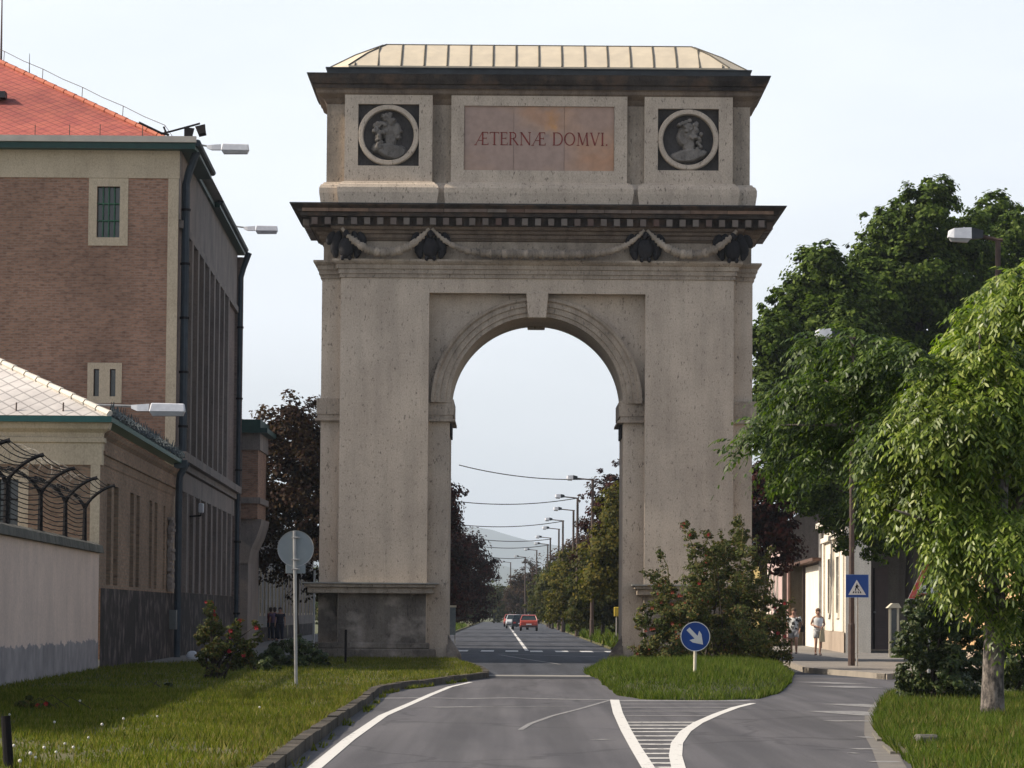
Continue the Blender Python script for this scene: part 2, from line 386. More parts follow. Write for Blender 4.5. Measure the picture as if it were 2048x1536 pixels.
# light seam and dark strip where the two surfacings meet
mb = MB().add([(-1.2, 90.6, .004), (2.6, 90.6, .004), (2.6, 92.6, .004), (-1.2, 92.6, .004)], [(0, 1, 2, 3)])
struct('road_joint', mb, mk('pale_concrete_joint', (.27, .25, .22), (.2, .19, .17), 3, .9))
struct('road_joint_gap', MB().add([(-1.0, 87.4, .004), (2.3, 87.4, .004), (2.3, 90.5, .004), (-1.0, 90.5, .004)], [(0, 1, 2, 3)]), mk('dark_joint_strip', (.035, .035, .038), (.025, .025, .03), 3, .9))

# kerb line of the lawn on the left
KL = [(455, 1600), (542, 1536), (633, 1468), (675, 1438), (713, 1414), (744, 1388), (790, 1378), (843, 1372), (900, 1364), (950, 1358)]
kl = [G(*p) for p in KL]; k0 = kl[0]-(kl[1]-kl[0]).normalized()*14
kl = [k0]+kl
tip = [G(965, 1355), G(966, 1350), G(952, 1342), G(930, 1334)]
kerb_l = [(p.x, p.y) for p in kl+tip]
LAWN_L = kerb_l+[(-1.75, 114.6), (-1.8, 121), (-7.3, 121), (-7.3, 104), (-10.3, 100), (-10.3, 92), (-12, 92), (-10.5, 60), (-8, 10)]
struct('lawn', MB().prism(LAWN_L, .0, .13), M['soil'])
mb = MB(); segs = kerb_l
fine = []
for a, b in zip([Vector(q) for q in segs], [Vector(q) for q in segs[1:]]):
    nn = max(1, int((b-a).length/.5)); fine += [a.lerp(b, i/nn) for i in range(nn)]
fine.append(Vector(segs[-1])); rk0 = random.Random(3)
for i in range(0, len(fine)-1, 2):
    q = fine[i:i+3]
    if len(q) < 2: continue
    j = Vector((rk0.uniform(-.007, .007), 0)); zt_ = .145+rk0.uniform(-.012, .008)
    q = [q[0].lerp(q[1], .04)+j]+[x+j for x in q[1:-1]]+[q[-1].lerp(q[-2], .04)+j]
    mb.ribbon(q, .15, -.02, zt_, 1)
struct('kerb', mb, M['kerb'])

# island on the right, a low mound
ISL = [(1196, 1358), (1212, 1372), (1236, 1391), (1285, 1398), (1358, 1401), (1443, 1401), (1520, 1397), (1562, 1385), (1580, 1366), (1584, 1350)]
isl = [(G(*p).x, G(*p).y) for p in ISL]+[(8.05, 112), (8.0, 121.5), (3.75, 121.5), (3.62, 114.2), (2.6, 106), (2.0, 96)]
icx, icy = 5.2, 96.0
def iring(k, z): return [(icx+(x-icx)*k, icy+(y-icy)*k, z) for x, y in isl]
struct('grass_island', MB().loft([iring(1, -.02), iring(.995, .03), iring(.93, .17), iring(.8, .3), iring(.5, .36), iring(.2, .38)]), mk('dark_island_soil', (.055, .055, .02), (.03, .035, .012), 1.5, .95, .8, 14))
_ang = np.array([math.atan2(y-icy, x-icx) for x, y in isl]); _rad = np.array([math.hypot(x-icx, y-icy) for x, y in isl])
def island_k(P):
    res = np.zeros(len(P)); n = len(isl)
    for i, (px, py) in enumerate(P):
        a = px-icx; b = py-icy; best = 9
        for j in range(n):
            x1, y1 = isl[j]; x2, y2_ = isl[(j+1) % n]
            x1 -= icx; x2 -= icx; y1_ = y1-icy; y2b = y2_-icy
            dx = x2-x1; dy = y2b-y1_; den = a*dy-b*dx
            if abs(den) < 1e-9: continue
            t = (x1*dy-y1_*dx)/den; s_ = (x1*b-y1_*a)/den
            if t > 0 and -.001 <= s_ <= 1.001: best = min(best, t)
        res[i] = 1/best
    return res
def island_z(k): return np.interp(k, [0, .2, .5, .8, .93, 1], [.38, .38, .36, .3, .17, .03])

# lawn and kerb on the right
KR = [(1850, 1560), (1830, 1534), (1803, 1512), (1773, 1486), (1756, 1462), (1756, 1440), (1766, 1410), (1790, 1394), (1850, 1380), (2060, 1376)]
kr = [(G(*p).x, G(*p).y) for p in KR]
LAWN_R = [(kr[0][0]-.1, 24)]+kr+[(20, 68), (20, 24)]
struct('lawn_right', MB().prism(LAWN_R, 0, .10), mk('dark_verge_soil', (.075, .068, .032), (.03, .034, .012), 1.5, .95, .8, 14))
mb = MB()
for i in range(1, 8):
    a = Vector(kr[i]); b = Vector(kr[i+1])
    if i in (2, 3, 5, 6): mb.ribbon([a.lerp(b, .1), a.lerp(b, random.uniform(.55, .85))], .11, -.02, .05+random.uniform(-.02, .015), -1)
struct('broken_kerb', mb, mk('pale_broken_kerb', (.19, .175, .145), (.11, .10, .08), 4, .95, .5, 9))
mb = MB()
mb.flat([G(1790, 1545), G(1768, 1500), G(1745, 1470), G(1742, 1430), G(1755, 1405)], [.3, .28, .22, .2, .12], .004)
struct('dusty_road_edge', mb, mk('road_edge_dust', (.17, .155, .135), (.12, .11, .10), 2.5, .95))
# pavements
pv = [G(1620, 1346), G(1700, 1352), G(1769, 1359), G(1850, 1352)]
PAVE_R = [(p.x, p.y) for p in pv]+[(30, pv[-1].y-1), (30, 172), (8.9, 172), (8.75, 112)]
struct('pavement_right', MB().prism(PAVE_R, 0, .13), M['pave'])
struct('pavement_kerb', MB().ribbon([(8.75, 112)]+[(p.x, p.y) for p in pv]+[(30, pv[-1].y-1)], .13, -.02, .145, 1), mk('pale_kerbstone', (.27, .235, .19), (.2, .175, .145), 2, .9, .3, 8))
struct('pavement_left', MB().prism([(-7.3, 104.2), (-10.9, 101), (-11.1, 116), (-14, 300), (-9, 300), (-7.3, 121.2)], 0, .11), M['pave'])
struct('verge_left', MB().prism([(-4.3, 166), (-9, 166), (-9, 640), (-4.8, 640)], 0, .1), M['soil'])
struct('verge_right', MB().prism([(4.5, 160), (8.4, 160), (9.5, 640), (5.1, 640)], 0, .1), M['soil'])
# markings
mb = MB(); Z = .006
mb.flat([G(540, 1620), G(629.5, 1536), G(698, 1479), G(766.6, 1431.4), G(823.7, 1406.6), G(861.8, 1389.5), G(900, 1374), G(941.8, 1364.7)], [.15, .15, .15, .14, .13, .13, .12, .10], Z)
LA = [(1229, 1400), (1236, 1427), (1252, 1461), (1271, 1495), (1296.5, 1536), (1335, 1600)]
LB = [(1506, 1407), (1472, 1415), (1434, 1429), (1396, 1446), (1371, 1463), (1354, 1486.5), (1351, 1512), (1357, 1536), (1372, 1600)]
mb.flat([G(*p) for p in LA], [.17, .16, .15, .14, .14, .14], Z)
mb.flat([G(*p) for p in LB], [.12, .14, .15, .15, .15, .15, .15, .15, .15], Z)
o = mb.build('road_marking_lines', M['line']); tag(o, kind='structure')
def xon(L, v):
    L = sorted(L, key=lambda p: p[1])
    return float(np.interp(v, [p[1] for p in L], [p[0] for p in L]))
mb = MB(); mw = MB()
for k, zz in enumerate([240, 256, 272, 290, 312, 342, 356, 372, 387, 407, 427, 446, 468, 490, 512, 535, 556, 580, 606]):
    v = 1300+zz/2.3594; a = G(xon(LA, v)+4, v); b = G(xon(LB, v)-4, v)
    (mb if zz > 320 else mw).flat([a, b], .34 if zz > 320 else (.9 if zz < 250 else .3), .005)
tag(mb.build('road_marking_hatching', roadpaint('chipped_road_paint', (.50, .48, .44), .36)), kind='structure')
for (u0, u1, v, t) in ((1689, 1771, 1411.5, 2.2), (1663, 1771, 1427, 2.6), (1657, 1767, 1442.5, .55), (1718, 1744, 1475, .4), (1706, 1748, 1498.5, .4), (1629, 1693, 1366, 2.2), (1655, 1731, 1374, 2.0),  # last two bars are sun gaps between tree shadows, painted as pale streaks
                       (1700, 1715, 1507, .3), (1738, 1800, 1524, .3)):
    mw.flat([G(u0, v), G(u1, v)], t, .006)
tag(mw.build('worn_zebra_and_sun_streaks', M['linefaint']), kind='structure')
mw = MB()
for pts, t in (([(744, 1397), (840, 1396), (940, 1397.5), (1020, 1396), (1140, 1399), (1222, 1400)], .45), ([(865, 1415), (953, 1414)], .4), ([(953, 1414), (1140, 1413)], .15),
               ([(1041, 1460), (1060, 1448), (1105, 1432), (1160, 1418), (1222, 1400)], .08), ([(1190, 1480), (1215, 1479)], .2)):
    mw.flat([G(*p) for p in pts], t, .005)
tag(mw.build('faint_road_marking', M['linefaint']), kind='structure')
mb = MB()
for a, b in ((152, 228), (302, 375), (441, 513), (580, 652), (724, 797), (866, 937), (1008, 1065)):
    mb.add([((860+q/2.845-1024)/FPX*150, y_, .006) for q, y_ in ((a, 147.6), (b, 147.6), (b, 152.6), (a, 152.6))], [(0, 1, 2, 3)])
for a, b in ((0, .32), (.34, .5), (.53, .62), (.66, .75), (.8, .9), (.95, 1)):
    p = Vector((.72, 152)).lerp(Vector((-.1, 420)), a); q = Vector((.72, 152)).lerp(Vector((-.1, 420)), b)
    mb.flat([p, q], .16, .006)
tag(mb.build('crosswalk_marking', M['line']), kind='structure')
mb = MB(); mb.flat([G(1000, 1310), G(1050, 1318), G(1120, 1329)], .12, .006); mb.flat([G(900, 1307), G(1000, 1308), G(1200, 1314)], .25, .006)
tag(mb.build('faint_line_marking', M['linefaint']), kind='structure')

# ================================================================== grass
def in_poly(P, poly):
    x = P[:, 0]; y = P[:, 1]; ins = np.zeros(len(P), bool); n = len(poly); j = n-1
    for i in range(n):
        xi, yi = poly[i]; xj, yj = poly[j]
        c = ((yi > y) != (yj > y)) & (x < (xj-xi)*(y-yi)/((yj-yi) or 1e-9)+xi); ins ^= c; j = i
    return ins
def blades(name, P, z, h, wd, mat, seed, label, cat='grass'):
    rs = np.random.RandomState(seed); n = len(P)
    az = rs.rand(n)*2*PI; hh = h*(.45+1.1*rs.rand(n)**1.6); ln = hh*(.15+.6*rs.rand(n)); la = rs.rand(n)*2*PI
    b = np.stack([P[:, 0], P[:, 1], z], 1)
    sd = np.stack([np.cos(az), np.sin(az), 0*az], 1)*(wd*(.6+.8*rs.rand(n)))[:, None]
    tp = b+np.stack([np.cos(la)*ln, np.sin(la)*ln, hh], 1)
    V = np.stack([b-sd/2, b+sd/2, tp], 1).reshape(-1, 3)
    o = npmesh(name, V, 3, mat); tag(o, label, cat, kind='stuff'); return o
def scatter(poly, n, seed, bbox, dens=None):
    rs = np.random.RandomState(seed); x0, x1, y0, y1 = bbox
    P = np.stack([x0+(x1-x0)*rs.rand(n), y0+(y1-y0)*rs.rand(n)], 1)
    P = P[in_poly(P, poly)]
    return P
def clump(P, seed, amt=.5):
    rs = np.random.RandomState(seed)
    nz = np.array([mnoise.noise(Vector((p[0]*1.3, p[1]*.6, 3.3))) for p in P])
    return P[(rs.rand(len(P)) < .75+amt*nz)], nz
P1 = scatter(LAWN_L, 190000, 1, (-10.5, -1.5, 32, 66)); P2 = scatter(LAWN_L, 100000, 2, (-10.5, -.5, 66, 120))
P1 = P1[(P1[:, 0] > -P1[:, 1]*.152)]; P2 = P2[(P2[:, 0] > -P2[:, 1]*.152)]
Pl = np.concatenate([P1, P2]); Pl, _ = clump(Pl, 3, .9)
hz = .075+.03*np.array([mnoise.noise(Vector((p[0]*.5, p[1]*.25, 9.1))) for p in Pl])
kx = np.interp(Pl[:, 1], [q[1] for q in kerb_l[:12]], [q[0] for q in kerb_l[:12]])
dk = kx-Pl[:, 0]; dn = np.array([mnoise.noise(Vector((p[0]*1.1, p[1]*.35, 30))) for p in Pl])
dry = np.random.RandomState(33).rand(len(Pl)) < np.clip(.6*np.exp(-np.abs(dk)/.8)+.45*(dn-.12), 0, .85)
M['straw'] = grassmat('dry_grass', [(.12, .095, .03), (.17, .13, .05), (.10, .10, .02), (.22, .17, .075)])
blades('dry_lawn_grass', Pl[dry], np.full(int(dry.sum()), .125), hz[dry]*.8, .016, M['straw'], 55, 'straw coloured dry grass near the kerb of the lawn')
Pl = Pl[~dry]; hz = hz[~dry]
blades('lawn_grass', Pl, np.full(len(Pl), .125), hz, .018, M['grass'], 5, 'short yellow green grass of the lawn left of the road')
Pi = scatter(isl, 120000, 4, (1.5, 9, 67, 122)); Pi = Pi[Pi[:, 1] < 100]
ki = island_k(Pi); zi = island_z(ki)-.02
blades('island_grass', Pi, zi, .13-.04*(ki > .9)+.05*np.array([mnoise.noise(Vector((p[0]*1.5, p[1]*.3, 2))) for p in Pi]), .022, M['grassrich'], 6, 'long green grass covering the mound by the arrow sign')
re = np.random.RandomState(44); Pe = []
while len(Pe) < 9000:
    j = re.randint(0, len(isl)); a = Vector(isl[j]); b = Vector(isl[(j+1) % len(isl)])
    if a.y > 99 and b.y > 99: continue
    q = a.lerp(b, re.rand()); kk = re.uniform(.955, 1.005)+.02*mnoise.noise(Vector((q.x*2, q.y*.6, 0)))
    Pe.append((icx+(q.x-icx)*kk, icy+(q.y-icy)*kk))
Pe = np.array(Pe); blades('island_edge_grass', Pe, np.full(len(Pe), .0), .13+.05*np.array([mnoise.noise(Vector((p[0]*2.5, p[1]*.6, 7))) for p in Pe]), .02, M['grassrich'], 45, 'ragged grass hanging over the rim of the mound')
Pk2 = []
for i in range(5200):
    s_ = re.rand()**.55*(len(fine)-2); j = int(s_); q = fine[j].lerp(fine[j+1], s_-j)
    if mnoise.noise(Vector((q.x*2, q.y*.45, 4))) > -.12: Pk2.append((q.x-.16+re.uniform(-.08, .1), q.y))
Pk2 = np.array(Pk2); blades('kerb_edge_grass', Pk2, np.full(len(Pk2), .12), .085, .018, M['grass'], 46, 'grass leaning over the top of the left kerb')
Pr = scatter(LAWN_R, 130000, 7, (4, 13, 30, 69)); Pr = Pr[Pr[:, 0] < Pr[:, 1]*.152]
nr = np.array([mnoise.noise(Vector((p[0]*1.2, p[1]*.5, 12))) for p in Pr]); dr_ = re.rand(len(Pr)) < np.clip(.12+.5*nr, 0, .7)
blades('dry_verge_grass', Pr[dr_], np.full(int(dr_.sum()), .11), .10, .017, M['straw'], 57, 'dry straw coloured grass mixed into the right verge')
Pr = Pr[~dr_]; nr = nr[~dr_]
Pe = []
while len(Pe) < 5000:
    j = re.randint(0, 9); q = Vector(kr[j]).lerp(Vector(kr[j+1]), re.rand()); Pe.append((q.x+re.uniform(-.05, .12), q.y+re.uniform(-.05, .1)))
Pe = np.array(Pe); Pe = Pe[np.array([mnoise.noise(Vector((p[0]*3, p[1]*1.2, 1))) > -.15 for p in Pe])]
blades('verge_edge_grass', Pe, np.full(len(Pe), .02), .15, .02, M['grassrich'], 58, 'ragged grass along the broken kerb on the right')
blades('verge_grass', Pr, np.full(len(Pr), .11), .10+.05*nr, .019, M['grassrich'], 8, 'long grass under the leafy tree on the right')
Pv = np.concatenate([scatter([(-4.3, 166), (-9, 166), (-9, 400), (-4.8, 400)], 16000, 9, (-9, -4, 166, 400)), scatter([(4.5, 160), (8.4, 160), (9, 400), (4.9, 400)], 16000, 10, (4, 9, 160, 400))])
blades('far_verge_grass', Pv, np.full(len(Pv), .09), .35, .12, M['grassrich'], 11, 'grass on the verges of the road beyond the arch')
Pk = []
rk = np.random.RandomState(12)
for i in range(1500):
    t = rk.rand(); s_ = rk.rand()**.5; j = min(int(s_*10), 10); a = Vector(kerb_l[j]); b = Vector(kerb_l[j+1]); p = a.lerp(b, (s_*10) % 1)
    if mnoise.noise(Vector((p.x*3, p.y*.5, 0))) > .05: Pk.append((p.x+.2+rk.rand()*.12, p.y))
Pk = np.array(Pk) if Pk else np.zeros((1, 2))
blades('gutter_weeds', Pk, np.full(len(Pk), 0.0), .07, .03, M['grass'], 13, 'tufts of weed growing along the foot of the kerb', 'weeds')

# ================================================================== THE ARCH
X0 = .80
YF, YB, YK = 115.0, 115.5, 119.5          # face of the piers, face of the recessed body, back of the body
arch = thing('triumphal_arch', 'tall pale stone triumphal arch with carved busts and Latin inscription spanning the road', 'arch', (X0, 117, 0))
def ab(mb, name, mat, parent=None, **k): return mb.build(name, M[mat] if isinstance(mat, str) else mat, parent or arch, **k)
ZS, RI = 8.40, 2.82
HW, HC = 7.0, 6.36
def arc(r, n=48, x=X0): return [(x-r*math.cos(PI*i/n), ZS+r*math.sin(PI*i/n)) for i in range(n+1)]
# body with the opening
mb = MB()
def archslab(mb, y0, y1, hw, zt, r):
    mb.box(X0-hw, X0-r, y0, y1, 0, ZS); mb.box(X0+r, X0+hw, y0, y1, 0, ZS)
    a = arc(r)
    xs = [X0-hw]+[p[0] for p in a]+[X0+hw]
    vs = []; fs = []
    for y in (y0, y1):
        for p in a: vs.append((p[0], y, p[1]))
        for p in a: vs.append((X0+(p[0]-X0)*hw/r, y, zt))
    n = len(a)
    for i in range(n-1):
        fs.append((i, n+i, n+i+1, i+1)); fs.append((2*n+i, 2*n+i+1, 3*n+i+1, 3*n+i)); fs.append((i, i+1, 2*n+i+1, 2*n+i)); fs.append((n+i, 3*n+i, 3*n+i+1, n+i+1))
    # ends: left and right strips above the springing
    vs += [(X0-hw, y0, ZS), (X0-hw, y1, ZS), (X0+hw, y0, ZS), (X0+hw, y1, ZS)]
    k = 4*n
    fs += [(0, k, n), (2*n, 3*n, k+1), (n-1, 2*n-1, k+2), (3*n-1, k+3, 4*n-1), (k, k+1, 3*n, n), (k+2, 2*n-1, 4*n-1, k+3)]
    mb.add(vs, fs)
archslab(mb, YB, YK, HW, 12.41, RI)
ab(mb, 'wall', 'stone')
# projecting frame: two piers and the band over them, front and back
for y0, y1 in ((YF, YB+.03), (YK-.03, YK+.5)):
    mb = MB()
    mb.yprism([(X0-HC, .55), (X0-3.5, .55), (X0-3.5, 11.93), (X0+3.5, 11.93), (X0+3.5, .55), (X0+HC, .55), (X0+HC, 12.42), (X0-HC, 12.42)], y0, y1)
    ab(mb, 'pier_frame', 'stone')
# archivolt with three fasciae
for s_, yb in ((1, YB), (-1, YK)):
    prof = [(RI-.012, .02), (RI-.012, -.16), (2.93, -.16), (2.95, -.21), (3.12, -.21), (3.14, -.26), (3.27, -.26), (3.33, -.33), (3.42, -.34), (3.42, .02)]
    rings = []
    for i in range(65):
        t = PI*i/64
        rings.append([(X0-r*math.cos(t), yb+s_*o_, ZS+r*math.sin(t)) for r, o_ in prof])
    ab(MB().loft(rings), 'archivolt', 'stone2')
    y0, y1 = (YF-.06, YB+.05) if s_ == 1 else (YK-.05, YK+.56)
    ab(MB().yprism([(X0-.29, 11.14), (X0+.29, 11.14), (X0+.36, 11.96), (X0-.36, 11.96)], y0, y1), 'keystone', 'stone', bev=.02)
# imposts
for sx in (-1, 1):
    mb = MB()
    for z0, z1, o_ in ((7.99, 8.50, .13), (7.86, 7.99, .10), (7.78, 7.86, .18)):
        xi, xo = RI-o_, 3.497
        a, b = sorted((X0+sx*xi, X0+sx*xo)); mb.box(a, b, YB-o_*1.1, YK+o_*1.1, z0, z1-.002)
    ab(mb, 'impost', 'stone2')
    mb = MB()
    for z0, z1, o_ in ((7.99, 8.50, .13), (7.86, 7.99, .10), (7.78, 7.86, .18)):
        a, b = sorted((X0+sx*(HC-.02), X0+sx*(HW+o_))); mb.box(a, b, YB-o_*1.1+.004, YK+o_*1.1-.004, z0, z1-.002)
    ab(mb, 'outer_impost', 'stone2')
    # weathered bracket on the inner jamb under the impost
    mb = MB(); a, b = sorted((X0+sx*(RI-.055), X0+sx*(RI+.02)))
    mb.box(a, b, YB+1.0, YK-.5, 7.35, 8.22)
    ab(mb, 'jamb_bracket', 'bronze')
def cross(o_, d=0):
    a = HC+o_+d; b = HW+o_; c = YF-o_; w_ = YB-o_; W_ = YK+o_; C_ = YK+.5+o_
    return [(X0-a, c), (X0+a, c), (X0+a, w_), (X0+b, w_), (X0+b, W_), (X0+a, W_), (X0+a, C_), (X0-a, C_), (X0-a, W_), (X0-b, W_), (X0-b, w_), (X0-a, w_)]
def rect(o_, hw=HW, y0=YF, y1=YK+.5): return [(X0-hw-o_, y0-o_), (X0+hw+o_, y0-o_), (X0+hw+o_, y1+o_), (X0-hw-o_, y1+o_)]
def lift(plan, prof, **k): return MB().loft([[(x, y, z) for x, y in plan(o_)] for o_, z in prof])
ab(lift(cross, [(.03, 12.40), (.05, 12.41), (.05, 12.53), (.10, 12.54), (.10, 12.68), (.15, 12.69), (.16, 12.82), (.22, 12.86), (.28, 12.93), (.28, 12.99), (-.03, 13.01)]), 'architrave', 'stone2')
ab(lift(cross, [(-.04, 13.0), (-.04, 13.66)]), 'frieze', 'stone2')
ab(lift(cross, [(-.04, 13.60), (.02, 13.62), (.06, 13.68), (.10, 13.70), (.10, 13.80), (.18, 13.84), (.2, 13.92), (.3, 13.96), (.36, 14.06)]), 'bed_moulding', 'brownstone')
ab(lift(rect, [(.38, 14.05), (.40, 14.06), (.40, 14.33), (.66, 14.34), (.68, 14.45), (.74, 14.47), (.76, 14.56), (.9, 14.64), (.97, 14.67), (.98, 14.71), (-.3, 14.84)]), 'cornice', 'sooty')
mb = MB()
mb.loft([[(x, y, z) for x, y in rect(o_)] for o_, z in ((1.0, 14.712), (1.0, 14.735), (-.3, 14.87))])
ab(mb, 'cornice_flashing', 'lead')
mb = MB()
for k in range(-17, 18):
    x = X0+k*.424; mb.box(x-.095, x+.095, YF-.62, YF-.39, 14.08, 14.30); mb.box(x-.095, x+.095, YK+.89, YK+1.12, 14.08, 14.30)
for k in range(10):
    y = YF+.1+k*.5
    for sx in (-1, 1):
        a, b = sorted((X0+sx*(HW+.39), X0+sx*(HW+.62))); mb.box(a, b, y-.095, y+.095, 14.08, 14.30)
dm, nd, lk, p = newmat('dentil_stone'); g = nd.new('ShaderNodeNewGeometry')
lk.new(ramp(nd, lk, g.outputs['Random Per Island'], [(.13, .105, .088), (.18, .155, .135), (.10, .06, .048), (.15, .125, .11)], [0, .4, .7, 1]), p.inputs['Base Color']); p.inputs['Roughness'].default_value = .9
ab(mb, 'dentil_course', dm)
# facing blocks of the corona, some paler and some burnt red
mb = MB(); x = X0-HW-.6; random.seed(3)
while x < X0+HW+.55:
    L = random.uniform(.55, 1.9); x1 = min(x+L, X0+HW+.6); mb.box(x, x1-.02, YF-.79, YF-.7, 14.475, 14.585); x = x1
bm_, nd, lk, p = newmat('corona_block_stone'); g = nd.new('ShaderNodeNewGeometry')
c_ = ramp(nd, lk, g.outputs['Random Per Island'], [(.24, .20, .17), (.17, .12, .095), (.25, .16, .11), (.2, .17, .145), (.15, .085, .06)], [0, .3, .55, .8, 1])
lk.new(mixc(nd, lk, c_, ramp(nd, lk, tex(nd, lk, coords(nd, lk), 4), [.6, 1.1]), 1), p.inputs['Base Color']); p.inputs['Roughness'].default_value = .9
ab(mb, 'corona_block_course', bm_)

# garlands and eagles
def garland(x0, x1, pw, sag, rmax):
    pts = []; rs = []; n = int(22*(x1-x0))
    for i in range(n+1):
        t = -1+2*i/n
        x = (x0+x1)/2+(x1-x0)/2*t; z = 13.98-sag*(1-abs(t)**pw)
        pts.append((x, YF-.34-.12*(1-t*t), z)); rs.append((.055+(rmax-.055)*(1-abs(t)**2.2))*(1+.30*math.sin(i*2.9)+.14*math.sin(i*5.1)))
    o_ = ab(MB().tube(pts, rs, 10), 'garland', 'stone2', smooth=True)
    return o_
def px(u): return (u-1076)/62+X0
garland(px(683), px(858), 2.2, .80, .15); garland(px(864), px(1289), 5.0, .82, .15); garland(px(1295), px(1474), 2.2, .80, .15)
def eagle(x, parent=arch):
    mb = MB(); y = YF-.2; R_ = lambda a, ax='Y': Matrix.Rotation(math.radians(a), 3, ax)
    mb.ell((x, y-.05, 13.36), (.26, .2, .36), 14); mb.ell((x, y-.16, 13.80), (.10, .12, .13), 12); mb.ell((x+.09, y-.24, 13.78), (.07, .05, .035), 8)
    for s_ in (-1, 1):
        mb.ell((x+s_*.33, y, 13.52), (.17, .13, .40), 12, R_(-16*s_)); mb.ell((x+s_*.5, y+.02, 13.66), (.14, .12, .24), 12, R_(-24*s_))
        mb.ell((x+s_*.38, y, 13.28), (.13, .1, .28), 10, R_(14*s_))
        mb.ell((x+s_*.12, y-.08, 13.02), (.07, .14, .09), 8)
    mb.ell((x, y, 13.08), (.16, .1, .15), 10)
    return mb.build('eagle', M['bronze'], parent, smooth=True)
for u in (692, 861, 1292, 1467): eagle(px(u))

# attic
AW = 6.9; YA = YB+.02
def arect(o_): return [(X0-AW-o_, YA-o_), (X0+AW+o_, YA-o_), (X0+AW+o_, YK+o_), (X0-AW-o_, YK+o_)]
ab(lift(arect, [(0, 15.4), (0, 18.3)]), 'attic_wall', 'stone2')
basep = [(.16, 14.80), (.18, 14.93), (.22, 15.2), (.22, 15.36), (.17, 15.47), (.10, 15.50), (.08, 15.55), (0, 15.57)]
ab(lift(arect, basep), 'attic_base', 'stone')
YP = YA-.28
for u0, u1 in ((685, 862), (900, 1255), (1290, 1468)):
    a, b = px(u0), px(u1)
    mb = MB().loft([[(a-o_, YP-o_, z), (b+o_, YP-o_, z), (b+o_, YA+.05, z), (a-o_, YA+.05, z)] for o_, z in basep])
    ab(mb, 'panel_base', 'stone')
def holed(name, a, b, z0, z1, ha, hb, hz0, hz1, mat, dep=.26):
    mb = MB(); y0, y1 = YP, YA+.02
    mb.yprism([(a, z0), (ha, z0), (ha, z1), (a, z1)], y0, y1); mb.yprism([(hb, z0), (b, z0), (b, z1), (hb, z1)], y0, y1)
    mb.yprism([(ha, z0), (hb, z0), (hb, hz0), (ha, hz0)], y0, y1); mb.yprism([(ha, hz1), (hb, hz1), (hb, z1), (ha, z1)], y0, y1)
    return ab(mb, name, mat)
zt, zb_ = 18.42, 15.555
def Zv(v): return A(1076, v, 115.1).z
